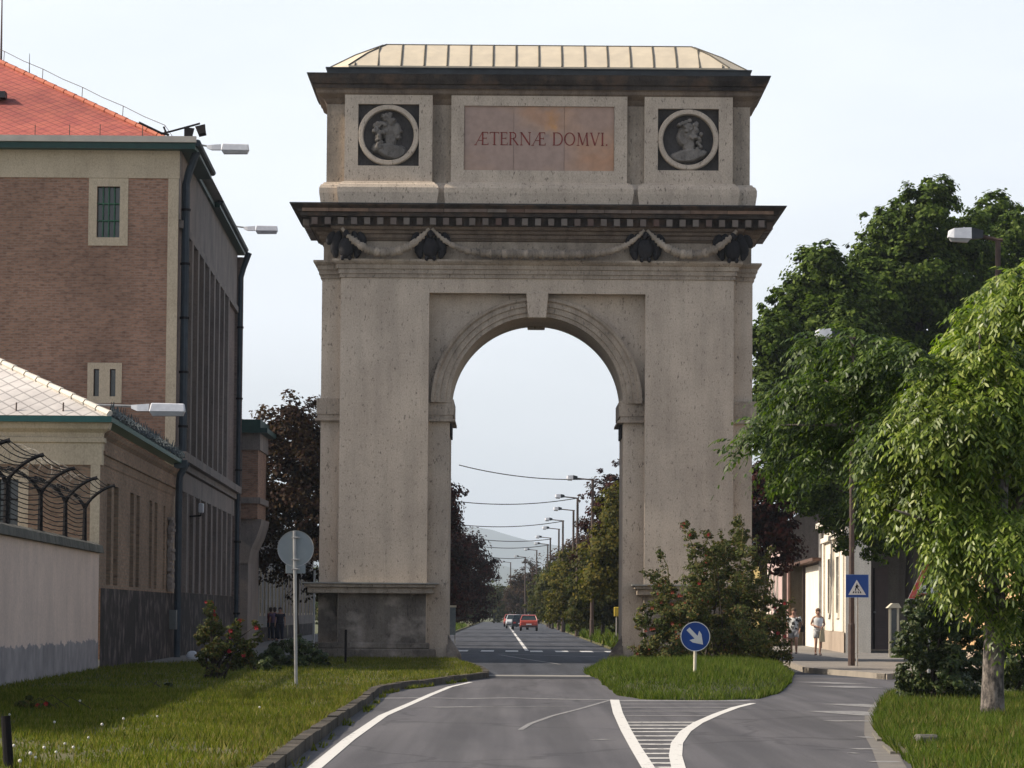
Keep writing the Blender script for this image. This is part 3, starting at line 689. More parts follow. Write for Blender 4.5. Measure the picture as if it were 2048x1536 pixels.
for uc, (u0, u1) in ((773.5, (685, 862)), (1378.5, (1290, 1468))):
    hx0, hx1, hz0, hz1 = px(uc-61.5), px(uc+61.5), Zv(332.5+ (uc > 1000)*5), Zv(209+(uc > 1000)*5)
    holed('attic_panel', px(u0), px(u1), zb_, zt, hx0, hx1, hz0, hz1, 'stone')
    md = thing_o = bpy.data.objects.new('medallion', None); COL.objects.link(md); md.parent = arch; ORG[md.name] = org(arch)
    mb = MB().box(hx0-.01, hx1+.01, YA-.03, YA+.03, hz0-.01, hz1+.01); mb.build('spandrel', M['recess'], md)
    cx, cz = (hx0+hx1)/2, (hz0+hz1)/2; BS = 1.14
    rings = []
    for i in range(65):
        t = 2*PI*i/64
        rings.append([(cx+r*math.cos(t), y, cz+r*math.sin(t)) for r, y in ((.82, YA-.03), (.82, YP+.06), (.85, YP-.005), (.96, YP-.005), (.995, YP+.03), (.995, YA-.03))])
    MB().loft(rings, cap=False).build('ring', M['stone'], md, smooth=False)
    # bust in relief: height field over the disc
    facing = 1; rb = random.Random(int(uc)); curls = []
    hc = (-.03, .16) if uc < 1000 else (.02, .16)
    if uc < 1000:
        B = [(.00, .17, .27, .33, .30, 0), (.22, .13, .13, .22, .26, 0), (.33, .10, .07, .05, .22, 0), (.25, -.06, .10, .07, .22, 0), (.05, -.16, .17, .25, .24, 0),
             (.08, -.48, .50, .23, .26, -.30), (-.28, -.36, .22, .16, .30, .5), (.30, -.5, .22, .2, .24, -.3)]
        for k in range(26):
            a = rb.uniform(.25*PI, 1.35*PI); r_ = rb.uniform(.12, .38); curls.append((hc[0]+r_*math.cos(a), hc[1]+r_*1.1*math.sin(a), .075, .075, .36+rb.uniform(-.03, .03), 0))
        for k in range(8): curls.append((-.24+rb.uniform(-.09, .06), -.02-.05*k, .07, .06, .3, 0))
    else:
        B = [(.02, .19, .30, .33, .32, 0), (-.12, .06, .20, .28, .26, 0), (-.27, .06, .06, .06, .2, 0), (.02, -.16, .18, .25, .24, 0), (.0, -.47, .52, .20, .28, .15), (.34, -.42, .22, .12, .26, .3), (-.3, -.5, .22, .13, .24, 0)]
        for k in range(30):
            a = rb.uniform(-.3*PI, .8*PI); r_ = rb.uniform(.08, .36); curls.append((hc[0]+r_*math.cos(a), hc[1]+r_*1.05*math.sin(a), .07, .07, .38+rb.uniform(-.03, .03), 0))
        for k in range(7): curls.append((.30+rb.uniform(-.05, .06), .02-.06*k, .06, .06, .3, 0))
    nn = 84; vs = []; fs = []; idx = {}; hgt_ = {}
    for i in range(nn+1):
        for j in range(nn+1):
            x = -.83+1.66*i/nn; z = -.83+1.66*j/nn
            h = 0
            for bx, bz, rx, rz, hh, an in B+curls:
                dx, dz = x/BS-bx, z/BS-bz-.02; ca, sa = math.cos(an), math.sin(an); ex = (dx*ca+dz*sa)/rx; ez = (-dx*sa+dz*ca)/rz; q = ex*ex+ez*ez
                if q < 1: h = max(h, hh*min(1, 1.5*math.sqrt(1-q)) if hh < .3 or rx < .1 else hh*math.sqrt(1-q))
            h += .015*mnoise.noise(Vector((x*9, z*9, uc)))*(h > 0)
            if x*x+z*z > .815**2: h = 0
            idx[(i, j)] = len(vs); vs.append((cx+x, YA-.036-h*.95, cz+z)); hgt_[(i, j)] = h
    for i in range(nn):
        for j in range(nn):
            x = -.83+1.66*(i+.5)/nn; z = -.83+1.66*(j+.5)/nn
            if x*x+z*z < .83**2 and max(hgt_[(i, j)], hgt_[(i+1, j)], hgt_[(i+1, j+1)], hgt_[(i, j+1)]) > .02: fs.append((idx[(i, j)], idx[(i+1, j)], idx[(i+1, j+1)], idx[(i, j+1)]))
    MB().add(vs, fs).build('bust_relief', M['bust'], md, smooth=True)
a, b = px(900), px(1255)
pz0, pz1 = Zv(340), Zv(211)
holed('attic_panel', a, b, zb_, zt, px(926), px(1229), pz0, pz1, 'stone')
# inscription plaque: three slabs of marble
mt, nd, lk, p = newmat('veined_pink_marble'); p.inputs['Roughness'].default_value = .6
g = nd.new('ShaderNodeNewGeometry')
c1 = ramp(nd, lk, tex(nd, lk, coords(nd, lk, (.5, 1, .8)), .9, 3, .5), [(.33, .25, .22), (.37, .265, .21), (.40, .25, .17)], [.42, .56, .68])
dv = nd.new('ShaderNodeVectorMath'); dv.operation = 'DISTANCE'; lk.new(coords(nd, lk, (1.3, 0, .85)), dv.inputs[0]); dv.inputs[1].default_value = (.42*1.3, 0, 17.65*.85)
dn_ = nd.new('ShaderNodeMath'); dn_.operation = 'MULTIPLY_ADD'; lk.new(tex(nd, lk, coords(nd, lk), 1.6, 4), dn_.inputs[0]); dn_.inputs[1].default_value = 1.3; lk.new(dv.outputs['Value'], dn_.inputs[2])
c1 = mixc(nd, lk, c1, (.50, .27, .11), ramp(nd, lk, dn_.outputs[0], [.75, 0.0], [.75, 1.25]), 'MIX')
c2 = mixc(nd, lk, c1, ramp(nd, lk, g.outputs['Random Per Island'], [(.98, .93, .94), (1.05, .98, .9), (1.12, .98, .84)], [0, .5, 1]), 1)
c3 = mixc(nd, lk, c2, ramp(nd, lk, tex(nd, lk, coords(nd, lk, (3, 3, 3)), 1.2, 5), [.88, 1.05], [.35, .6]), 1)
lk.new(c3, p.inputs['Base Color'])
pq = bpy.data.objects.new('inscription_plaque', None); COL.objects.link(pq); pq.parent = arch; ORG[pq.name] = org(arch)
mb = MB(); cuts = [926.3, 1026, 1128, 1228.7]
for u0, u1 in zip(cuts, cuts[1:]):
    mb.box(px(u0)+.005, px(u1)-.005, YP+.07, YA+.03, pz0+.004, pz1-.004)
mb.build('marble_slab', mt, pq)
# Roman capitals, drawn stroke by stroke
TK, TN = .125, .05
def stroke(mb, x0, z0, x1, z1, w_, y0, y1, T):
    d = Vector((x1-x0, z1-z0)).normalized(); n = Vector((-d.y, d.x))*w_/2
    mb.yprism([T(x0-n.x, z0-n.y), T(x1-n.x, z1-n.y), T(x1+n.x, z1+n.y), T(x0+n.x, z0+n.y)], y0, y1)
def letter(mb, ch, T, y0, y1):
    L = lambda *a: stroke(mb, *a, y0, y1, T)
    def ser(x, z, w_=.24): L(x-w_/2, z, x+w_/2, z, .05)
    if ch == 'AE':
        L(.05, 0, .66, 1, TN); ser(.05, 0); L(.68, 0, .68, 1, TK); L(.6, .975, 1.12, .975, TN); L(1.12, 1, 1.12, .84, TN); L(.3, .36, .68, .36, TN)
        L(.68, .52, 1.0, .52, TN); L(1.0, .6, 1.0, .44, TN); L(.6, .025, 1.16, .025, TN); L(1.16, 0, 1.16, .18, TN); return 1.22
    if ch == 'T':
        L(.4, 0, .4, 1, TK); L(0, .975, .8, .975, TN); L(.02, 1, .02, .83, TN); L(.78, 1, .78, .83, TN); ser(.4, .02, .3); return .82
    if ch == 'E':
        L(.12, 0, .12, 1, TK); L(0, .975, .58, .975, TN); L(.58, 1, .58, .84, TN); L(.12, .52, .5, .52, TN); L(.5, .6, .5, .44, TN); L(0, .025, .62, .025, TN); L(.62, 0, .62, .18, TN); return .68
    if ch == 'R':
        L(.12, 0, .12, 1, TK); ser(.12, .02); ser(.1, .98, .2)
        for i in range(8):
            a, b = -PI/2+PI*i/8, -PI/2+PI*(i+1)/8; L(.34+.25*math.cos(a), .74+.235*math.sin(a), .34+.25*math.cos(b), .74+.235*math.sin(b), .09)
        L(.12, .975, .36, .975, TN); L(.12, .505, .36, .505, TN); L(.36, .5, .76, .02, TK*.9); ser(.78, .02, .16); return .88
    if ch == 'N':
        L(.1, 0, .1, 1, TN); L(.1, .98, .84, .02, TK); L(.84, 0, .84, 1, TN); ser(.1, .02); ser(.06, .98, .2); ser(.84, .98); return .96
    if ch == 'D':
        L(.12, 0, .12, 1, TK); L(0, .975, .42, .975, TN); L(0, .025, .42, .025, TN)
        for i in range(10):
            a, b = -PI/2+PI*i/10, -PI/2+PI*(i+1)/10; L(.4+.44*math.cos(a), .5+.475*math.sin(a), .4+.44*math.cos(b), .5+.475*math.sin(b), .06+.06*math.cos((a+b)/2))
        return .92
    if ch == 'O':
        for i in range(18):
            a, b = 2*PI*i/18, 2*PI*(i+1)/18; L(.48+.43*math.cos(a), .5+.475*math.sin(a), .48+.43*math.cos(b), .5+.475*math.sin(b), .06+.06*abs(math.cos((a+b)/2)))
        return .98
    if ch == 'M':
        L(.14, 0, .2, 1, TN); L(.2, .98, .55, .04, TK); L(.55, .04, .9, .98, TN); L(.9, 1, .98, 0, TK); ser(.14, .02); ser(.98, .02); ser(.16, .98, .14); ser(.94, .98, .14); return 1.12
    if ch == 'V':
        L(.08, .98, .42, .02, TK); L(.42, .02, .76, .98, TN); ser(.08, .98); ser(.76, .98, .2); return .84
    if ch == 'I':
        L(.14, 0, .14, 1, TK); ser(.14, .02); ser(.14, .98); return .3
    if ch == '.':
        L(.05, .06, .17, .06, .12); return .2
seq = ['AE', 'T', 'E', 'R', 'N', 'AE', ' ', 'D', 'O', 'M', 'V', 'I', '.']
wid = []; tmp = MB()
for c in seq: wid.append(.4 if c == ' ' else letter(tmp, c, lambda x, z: (x, z), 0, 1))
tot = sum(wid)+.1*len(seq); sc_ = (px(1218)-px(948))/tot; zz0 = Zv(289); hh_ = Zv(263)-zz0
mb = MB(); x = px(948)
for c, w_ in zip(seq, wid):
    if c != ' ':
        letter(mb, c, lambda a, z, x=x: (x+a*sc_, zz0+z*hh_), YP+.058, YP+.075)
    x += (w_+.1)*sc_
mb.build('inscription', M['letter'], pq)
# upper cornice, blocking course, roof
ab(lift(arect, [(-.02, 18.1), (.06, 18.2), (.12, 18.3), (.30, 18.42), (.34, 18.46), (.34, 18.56), (.42, 18.62)]), 'attic_moulding', 'brownstone')
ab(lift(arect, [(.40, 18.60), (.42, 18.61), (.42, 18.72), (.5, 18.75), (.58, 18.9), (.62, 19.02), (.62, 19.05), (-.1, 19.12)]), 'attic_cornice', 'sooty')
ab(lift(arect, [(.64, 19.052), (.64, 19.075), (0, 19.11)]), 'attic_flashing', 'lead')
ab(lift(arect, [(.02, 19.08), (.02, 19.30), (.06, 19.31), (.06, 19.345)]), 'blocking_course', 'lead')
hw = AW+.06; y0, y1 = YA-.08, YK+.08; ch = .75
eave = [(X0-hw+ch, y0), (X0+hw-ch, y0), (X0+hw, y0+ch*1.2), (X0+hw, y1-ch*1.2), (X0+hw-ch, y1), (X0-hw+ch, y1), (X0-hw, y1-ch*1.2), (X0-hw, y0+ch*1.2)]
rh = 5.05; zr = 20.34
mb = MB()
ym = (y0+y1)/2
rid = [(X0-rh, ym-.45), (X0+rh, ym-.45), (X0+rh+.1, ym-.3), (X0+rh+.1, ym+.3), (X0+rh, ym+.45), (X0-rh, ym+.45), (X0-rh-.1, ym+.3), (X0-rh-.1, ym-.3)]
mb.loft([[(x, y, 19.346) for x, y in eave], [(x, y, 19.40) for x, y in eave], [(X0+(x-X0)*.5+(rx-X0)*.5+ (0), (y+ry)/2, (19.40+zr)/2+.06) for (x, y), (rx, ry) in zip(eave, rid)], [(x, y, zr) for x, y in rid]])
rf = ab(mb, 'roof', 'paleroof')
mb = MB(); n_s = 17
def rz(y, s=1): pass
for k in range(n_s):
    x = X0-6.0+k*(12.0/(n_s-1))
    t = max(0, (abs(x-X0)-rh)/(hw-ch-rh))
    # seam from the eave up to the ridge or to the hip
    p0 = Vector((x, y0-.012, 19.41)); pm = Vector((x, (y0+ym-.45)/2-.01, (19.40+zr)/2+.075)); p1 = Vector((x, ym-.45, zr+.015))
    if t <= 0: mb.tube([p0, pm, p1], .026, 5)
    else:
        t = min(t, .97); mb.tube([p0, p0.lerp(pm, (1-t)*1.0) if t > .5 else pm.lerp(p1, (1-2*t)) if False else p0.lerp(p1, 1-t)+Vector((0, 0, .05*(1-t)))], .026, 5)
for i in range(8):
    (x, y), (rx, ry) = eave[i], rid[i]
    mb.tube([(x, y, 19.41), ((x+rx)/2, (y+ry)/2, (19.40+zr)/2+.07), (rx, ry, zr+.01)], .028, 5)
mb.tube([(X0-rh, ym-.45, zr+.01), (X0+rh, ym-.45, zr+.01)], .02, 5)
mb.build('roof_seam', M['seam'], rf)

# ledges, socles, plinths, guard stones
for sx in (-1, 1):
    def bx(mb, xi, xo, ya, yb, z0, z1):
        a, b = sorted((X0+sx*xi, X0+sx*xo)); return mb.box(a, b, ya, yb, z0, z1)
    mb = MB()
    bx(mb, 3.26, HW+.32, YF-.38, YK+.3, 2.20, 2.39); bx(mb, 3.18, HW+.42, YF-.5, YK+.42, 2.392, 2.50)
    ab(mb, 'ledge', 'stone2', bev=.015)
    ab(bx(MB(), 3.10, HW+.5, YF-.58, YK+.5, 2.503, 2.545), 'ledge_flashing', 'lead' if sx == 9 else mk('pale_lead', (.33, .32, .28), (.22, .21, .19), 3, .7))
    mb = MB(); bx(mb, 3.52, HC-.02, YF-.03, YB+.1, .50, 2.21)
    ab(mb, 'socle_panel', 'socle')
    ab(bx(MB(), HC-.03, HW+.012, YB-.015, YB+.1, .6, 2.21), 'socle_side', 'socle')
    mb = MB(); bx(mb, 3.2, HW+.14, YF-.22, YK+.3, -.02, .42); bx(mb, 3.4, HW+.09, YF-.13, YK+.2, .42, .62)
    ab(mb, 'plinth', 'socle', bev=.03)
    # guard stone at the foot of the inner jamb
    rings = []
    for z, r_ in ((-.02, .50), (.26, .46), (.45, .34), (.7, .16), (.9, .04)):
        rings.append([(X0+sx*(RI+.03)-sx*r_*math.sin(PI*i/10)*1.0, YB+.25-r_*1.0*math.cos(PI*i/10), z) for i in range(11)])
    ab(MB().loft(rings), 'guard_stone', 'socle', smooth=False)

# ================================================================== BUILDINGS ON THE LEFT
def fl(Y): return Vector((-8.4-.0216*Y, Y))                 # the street line of the left-hand facades
SD = Vector((-.0216, 1)).normalized()
FD = Vector((1, 0))
def wall(mb, o_, d, L, z0, z1, holes=(), dep=.25, t=0.0):
    """a wall face with real openings: cells between the holes plus the reveals"""
    n = Vector((d[1], -d[0])); P = lambda s_, z, q=0: (o_[0]+d[0]*s_+n[0]*(t+q), o_[1]+d[1]*s_+n[1]*(t+q), z)
    ss = sorted({0, L, *[h[0] for h in holes], *[h[1] for h in holes]}); zs = sorted({z0, z1, *[h[2] for h in holes], *[h[3] for h in holes]})
    for a, b in zip(ss, ss[1:]):
        for c, e in zip(zs, zs[1:]):
            if any(h[0] <= a+1e-6 and b <= h[1]+1e-6 and h[2] <= c+1e-6 and e <= h[3]+1e-6 for h in holes): continue
            mb.add([P(a, c), P(b, c), P(b, e), P(a, e)], [(0, 1, 2, 3)])
    for a, b, c, e in holes:
        for q in (((a, c), (b, c)), ((b, c), (b, e)), ((b, e), (a, e)), ((a, e), (a, c))):
            (p0, p1) = q; mb.add([P(*p0), P(*p1), P(*p1, -dep), P(*p0, -dep)], [(0, 1, 2, 3)])
    return mb
def window(parent, o_, d, h, sur=.0, dep=.2, fmat='cream', pmat='glass', bars=None, barmat='black', name='window', prd=.03, sill=False):
    a, b, c, e = h
    mb = MB()
    if sur:
        mb.obox(o_, d, a-sur, a, c-sur, e+sur, -.02, prd); mb.obox(o_, d, b, b+sur, c-sur, e+sur, -.02, prd)
        mb.obox(o_, d, a, b, e, e+sur, -.02, prd); mb.obox(o_, d, a, b, c-sur, c, -.02, prd+(.04 if sill else 0))
    else:
        f = .04
        mb.obox(o_, d, a, a+f, c, e, -dep+.03, -dep+.08); mb.obox(o_, d, b-f, b, c, e, -dep+.03, -dep+.08)
        mb.obox(o_, d, a+f, b-f, e-f, e, -dep+.03, -dep+.08); mb.obox(o_, d, a+f, b-f, c, c+f, -dep+.03, -dep+.08)
    w_ = mb.build(name, M[fmat], parent)
    MB().obox(o_, d, a-.01, b+.01, c-.01, e+.01, -dep-.05, -dep+.01).build('pane', M[pmat], w_)
    if bars:
        mb = MB(); nv, nh = bars; r_ = .018 if isinstance(bars, tuple) else .02
        for k in range(nv):
            s_ = a+(b-a)*(k+1)/(nv+1); mb.obox(o_, d, s_-r_, s_+r_, c, e, -dep+.09, -dep+.12)
        for k in range(nh):
            z = c+(e-c)*(k+1)/(nh+1); mb.obox(o_, d, a, b, z-r_, z+r_, -dep+.121, -dep+.14)
        mb.build('bars', M[barmat], w_)
    return w_

# ---- tall prison block
YB0, YB1 = 115.4, 149.0
o0 = fl(YB0)
tb = thing('brick_prison_block', 'tall brown brick block with red roof, cream band and dark slit windows', 'building', (o0.x-6, 130, 0))
cx0 = o0.x-16
fo = Vector((cx0, YB0)); FL = o0.x-cx0
def su(u, Y): return (u-1024)/FPX*Y-cx0             # position along the front wall
zf = lambda v, Y=YB0: EYE+(1221-v)*Y/FPX
w1 = (su(187, YB0), su(233, YB0), zf(474), zf(371)); s2a = (su(185.5, YB0), su(196.5, YB0), zf(794), zf(739)); s2b = (su(218, YB0), su(229.5, YB0), zf(794), zf(739))
w3 = (w1[0]-5.6, w1[1]-5.6, w1[2], w1[3])
zc = zf(354)
wall(MB(), fo, FD, FL, 0, zc, [w1, s2a, s2b, w3], .3).build('front_wall', M['bricks'], tb)
MB().obox(fo, FD, 0, FL+.02, zc, zf(298), -.1, .05).build('cream_band', M['cream'], tb)
MB().obox(fo, FD, FL-.34, FL-.002, 0, zc-.002, -.1, .035).build('corner_quoin', M['cream'], tb)
for w_ in (w1, w3): window(tb, fo, FD, w_, .27, .22, 'cream', 'glass', (3, 2), 'greenbars')
wn = MB(); a, b, c, e = s2a[0]-.2, s2b[1]+.2, s2a[2]-.22, s2a[3]+.2
for x0_, x1_, z0_, z1_ in ((a, s2a[0], c, e), (s2b[1], b, c, e), (s2a[1], s2b[0], c, e), (s2a[0], s2a[1], c, s2a[2]), (s2a[0], s2a[1], s2a[3], e), (s2b[0], s2b[1], c, s2a[2]), (s2b[0], s2b[1], s2a[3], e)):
    wn.obox(fo, FD, x0_, x1_, z0_, z1_, -.02, .03)
wn = wn.build('window', M['cream'], tb)
for s_ in (s2a, s2b): MB().obox(fo, FD, s_[0]-.01, s_[1]+.01, s_[2]-.01, s_[3]+.01, -.26, -.2).build('pane', M['glass'], wn)
# street side
LS = YB1-YB0
zl0, zl1 = 6.25, 6.75
up = []; lo = []
sp_ = [5.2+i*3.05 for i in range(8)]
for s_ in sp_: up.append((s_, s_+1.35, 7.7, 14.1))
lows = [1.6+i*3.25 for i in range(10)]
for s_ in lows: lo.append((s_, s_+1.5, 2.55, 5.3))
up.append((1.9, 2.5, 9.2, 11.4))
wall(MB(), o0, SD, LS, 2.2, 14.3, up+lo, .3).build('side_wall', M['brickside'], tb)
wall(MB(), o0, SD, LS, 0, 2.2, [], .2, .06).build('plinth', M['darkplinth'], tb)
MB().obox(o0, SD, 0, LS, 14.3, zf(298)+.001, -.1, .06).build('frieze_band', M['greyrend'], tb)
MB().obox(o0, SD, .3, LS, 14.05, 14.3, -.1, .14).build('string_course', M['greyrend'], tb)
mb = MB(); mb.obox(o0, SD, 0, LS, zl0, zl0+.22, -.1, .16); mb.obox(o0, SD, 0, LS, zl0+.222, zl1, -.1, .34)
mb.build('floor_cornice', M['greyrend'], tb)
MB().obox(o0, SD, .2, LS, 5.55, 6.2, -.1, .06).build('lower_band', M['greyrend'], tb)
for s_ in sp_:
    MB().obox(o0, SD, s_-.85, s_-.15, 6.76, 14.04, -.05, .17).build('pilaster', M['greyrend'], tb)
for s_ in lows:
    MB().obox(o0, SD, s_-.9, s_-.25, 2.21, 5.54, -.05, .13).build('pilaster', M['greyrend'], tb)
for h in up+lo: window(tb, o0, SD, h, 0, .27, 'pipe', 'glass', (2, 3) if h[3] > 6 else None, 'greenbars')
MB().box(cx0, o0.x-.4, YB1-.2, YB1, 0, 16.4).build('rear_wall', M['brickside'], tb)
# eaves: green fascia, gutter and red hipped roof
ze = zf(298)
mb = MB(); mb.box(cx0, o0.x+.56, YB0-.55, YB0-.0, ze, ze+.2)
E1, E2 = 7.6, 16.2
for a, b in ((-.0, E1), (E2, LS+.5)): mb.obox(o0, SD, a, b, ze+.001, ze+.2, -.3, .58 if a < 5 else .36)
mb.obox(o0, SD, E1, E2, ze+.001, ze+.16, -.3, .16)
mb.build('eaves_board', M['green'], tb)
mb = MB(); mb.box(cx0, o0.x+.6, YB0-.66, YB0-.5, ze+.203, ze+.40); mb.build('gutter', mk('sun_toned_zinc_gutter', (.5, .45, .38), (.40, .36, .31), 2, .7), tb)  # gutter colour lightened to carry the sunlit strip along the eaves
mb = MB()
for a, b in ((-.4, E1), (E2, LS+.55)):
    p = o0+SD*a; q = o0+SD*b; go_ = .62 if a < 5 else .38; mb.tube([(p.x+go_, p.y, ze+.22), (q.x+go_, q.y, ze+.22)], .11, 8)
mb.build('side_gutter', M['pipe'], tb)
zr0 = ze+.24
xe = o0.x+.5
mb = MB().add([(cx0-.5, YB0-.5, zr0), (xe, YB0-.5, zr0), (xe-.9, YB0+.4, zr0+.12), (cx0-.5, YB0+.4, zr0+.12)], [(0, 1, 2, 3)])
e2 = fl(YB1+.5)+Vector((.5, 0))
mb.add([(xe, YB0-.5, zr0), (e2.x, e2.y, zr0), (e2.x-.9, e2.y-.9, zr0+.12), (xe-.9, YB0+.4, zr0+.12)], [(0, 1, 2, 3)])
mb.build('roof_apron', M['gutter'], tb)
hx = 8.6; rr = hx*.545
mb = MB().add([(cx0-.5, YB0+.38, zr0+.12), (xe-.88, YB0+.38, zr0+.12), (e2.x-.88, e2.y-.88, zr0+.12), (cx0-.5, e2.y-.88, zr0+.12),
               (xe-.88-hx, YB0+.38+hx, zr0+.12+rr), (xe-.88-hx-.3, e2.y-.88-hx, zr0+.12+rr), (cx0-.5, YB0+.38+hx, zr0+.12+rr), (cx0-.5, e2.y-.88-hx, zr0+.12+rr)],
              [(0, 1, 4, 6), (1, 2, 5, 4), (2, 3, 7, 5), (4, 5, 7, 6)])
rf = mb.build('roof', M['redroof'], tb)
mb = MB()
hipv = Vector((-hx, hx, rr)); hp = Vector((xe-.88, YB0+.38, zr0+.16))
n_h = 22
for k in range(n_h):
    a = hp+hipv*(k/n_h); b = hp+hipv*((k+.96)/n_h); mb.tube([a, b], [.10, .085], 6)
mb.build('ridge_tile_course', mk('orange_ridge_tile', (.40, .125, .07), (.30, .09, .055), 3, .8), rf)
wire = MB(); pp = None
for k, t in enumerate((.02, .2, .38, .56, .74, .9)):
    p = hp+hipv*t; q = p+Vector((.02, 0, .42)); wire.tube([p, q], .012, 4)
    if pp is not None:
        mid = (pp+q)/2-Vector((0, 0, .03)); wire.tube([pp, mid, q], .011, 4)
    pp = q
wire.tube([hp+Vector((.2, -.3, 0)), hp+hipv*.02+Vector((.02, 0, .42))], .011, 4)
wire.build('lightning_wire', M['rust'], tb)
p = hp+hipv*.62; MB().tube([p, p+Vector((0, 0, .75))], [.02, .008], 5).build('lightning_rod', M['black'], tb)
for u in (70, 139, 200, 285):
    p = A(u, 266, YB0+.6); MB().tube([p-Vector((0, 0, .25)), p+Vector((0, .02, .28))], .014, 4).build('snow_guard', M['rust'], tb)
sv = thing_v = MB().box(*(lambda c: (c.x-.4, c.x+.12, c.y-.15, c.y+.4, c.z-.12, c.z+.1))(A(4, 189, YB0+3.4))).build('roof_vent', M['lead'], tb)
# mast at the picture's left edge
p = A(2, 125, YB0+8.4); mast = MB().tube([(p.x, p.y, p.z-1.0), (p.x, p.y, p.z+2.6)], [.05, .02], 6); mast = mast.build('roof_mast', M['rust'], tb)
# downpipes
for s_, zb, zt_, nm in ((.55, 6.7, ze-.1, 0), (LS-.1, 0, ze-.1, 1)):
    p = o0+SD*s_; x = p.x+.2
    mb = MB().tube([(x+.35, p.y-.1, zt_+.15), (x+.1, p.y, zt_-.5), (x, p.y, zt_-.9), (x, p.y, zb)], .13, 8)
    mb.build('downpipe', M['pipe'], tb)
    for k in range(5):
        z = zb+(zt_-zb)*(k+.5)/5.5; MB().tube([(x, p.y, z-.04), (x, p.y, z+.04)], .16, 8).build('pipe_collar', M['black'], tb)

# ---- floodlights on the roof corner
pf = A(335, 268, YB0+.2)
fld = thing('floodlight_bracket', 'black bracket with two floodlights at the corner of the red roof', 'floodlight', (pf.x, pf.y, pf.z))
e_ = A(400, 247, YB0+.2)
MB().tube([A(278, 245, YB0+.3), A(322, 266, YB0+.2), A(338, 270, YB0+.2)], .04, 5).build('stay', M['black'], fld)
MB().tube([A(322, 268, YB0+.2), A(345, 262, YB0+.2), e_], .035, 5).build('arm', M['black'], fld)
MB().tube([A(327, 254, YB0+.2), A(338, 276, YB0)], .03, 5).build('post', M['black'], fld)
for (u, v, an) in ((377, 264, 8), (402, 259, -14)):
    c = A(u, v, YB0+.1); Rm = Matrix.Rotation(math.radians(an), 3, 'Y') @ Matrix.Rotation(math.radians(-25), 3, 'X')
    vs = [Rm @ Vector(q) for q in ((-.12, 0, -.15), (.12, 0, -.15), (.12, .26, -.1), (-.12, .26, -.1), (-.17, -.02, .16), (.17, -.02, .16), (.13, .26, .12), (-.13, .26, .12))]
    MB().hexa([tuple(c+q) for q in vs]).build('floodlight', M['black'], fld)
    
# ---- long wall lamps reaching over the street
def wall_lamp(u0, v0, u1, v1, Y, label, Lh=1.3, tail=1.1):
    b_ = A(u0, v0, Y); t_ = thing('wall_lamp', label, 'lamp', tuple(b_), 'long armed lamps on the prison buildings')
    h0 = A(u1-Lh*FPX/Y, v1, Y); s_ = Lh
    MB().tube([b_-Vector((tail, 0, 0)), b_, h0+Vector((-.05, 0, .06))], .035, 6).build('arm', M['galv'], t_)
    dx = (A(u1, v1, Y)-h0).normalized()
    Q = lambda a, y, z: tuple(h0+dx*a+Vector((0, y, z)))
    mb = MB().loft([[Q(-.1, -.06, .0), Q(-.1, .06, .0), Q(-.1, .04, .09), Q(-.1, -.04, .09)], [Q(.06, -.1, -.07), Q(.06, .1, -.07), Q(.06, .07, .1), Q(.06, -.07, .1)], [Q(.36, -.11, -.07), Q(.36, .11, -.07), Q(.36, .08, .12), Q(.36, -.08, .12)]])
    mb.build('gear_housing', M['lamphood'], t_)
    MB().loft([[Q(.37, -.16, -.09), Q(.37, .16, -.09), Q(.42, .11, .14), Q(.42, -.11, .14)], [Q(s_, -.15, -.10), Q(s_, .15, -.10), Q(s_-.03, .1, .12), Q(s_-.03, -.1, .12)]]).build('hood', M['lamphood'], t_, bev=.02)
    MB().loft([[Q(.39, -.15, -.095), Q(.39, .15, -.095), Q(.46, .11, -.2), Q(.46, -.11, -.2)], [Q(s_-.02, -.14, -.105), Q(s_-.02, .14, -.105), Q(s_-.06, .1, -.2), Q(s_-.06, -.1, -.2)]]).build('lens', M['lens'], t_)
    return t_
wall_lamp(374, 286, 499, 296, 117, 'uppermost long lamp, reaching from the red roof corner of the brick block', tail=.9)
wall_lamp(440, 449, 556, 458, 146, 'long lamp above the far green eaves of the brick block', tail=1.2)
wall_lamp(180, 809, 371, 817, 92, 'lowest long lamp, sticking out over the pale slate roof corner', tail=.7)

# ---- low building
YL0, YL1 = 89.6, 115.2
l0 = fl(YL0)
lb = thing('low_brick_building', 'low brown brick wing with pale slate hipped roof and cream cornice', 'building', (l0.x-4, 100, 0))
lx0 = l0.x-9
zz = lambda v: EYE+(1219.6-v)*YL0/FPX
lo_ = Vector((lx0, YL0)); LF = l0.x-lx0
wf = (LF-2.8, LF-2.05, zz(1120), zz(960))
wall(MB(), lo_, FD, LF, 0, zz(930), [wf], .25).build('front_wall', M['bricklow'], lb)
window(lb, lo_, FD, wf, .25, .2, 'cream', 'glass', (2, 3), 'black')
MB().loft([[(lx0, YL0-q, z), (l0.x+q, YL0-q, z), (l0.x+q, YL0+.4, z), (lx0, YL0+.4, z)] for q, z in ((.04, zz(930)), (.05, zz(887)), (.1, zz(885)), (.1, zz(876)), (.05, zz(874)), (.07, zz(866)), (.2, zz(858)), (.24, zz(845)))]).build('cornice', M['cream'], lb)
MB().obox(lo_, FD, LF-.24, LF-.002, 0, zz(930)-.002, -.1, .04).build('corner_quoin', M['cream'], lb)
LL = YL1-YL0
def yu(u): return 59892/(870-u)-YL0
hs = [(yu(a), yu(b), 2.25, 4.85) for a, b in ((216, 225), (230, 239), (262.5, 270), (275, 281.5), (301, 306.5), (311.5, 317), (329, 333))]
wall(MB(), l0, SD, LL, 2.15, 5.3, hs, .3).build('side_wall', M['bricklow'], lb)
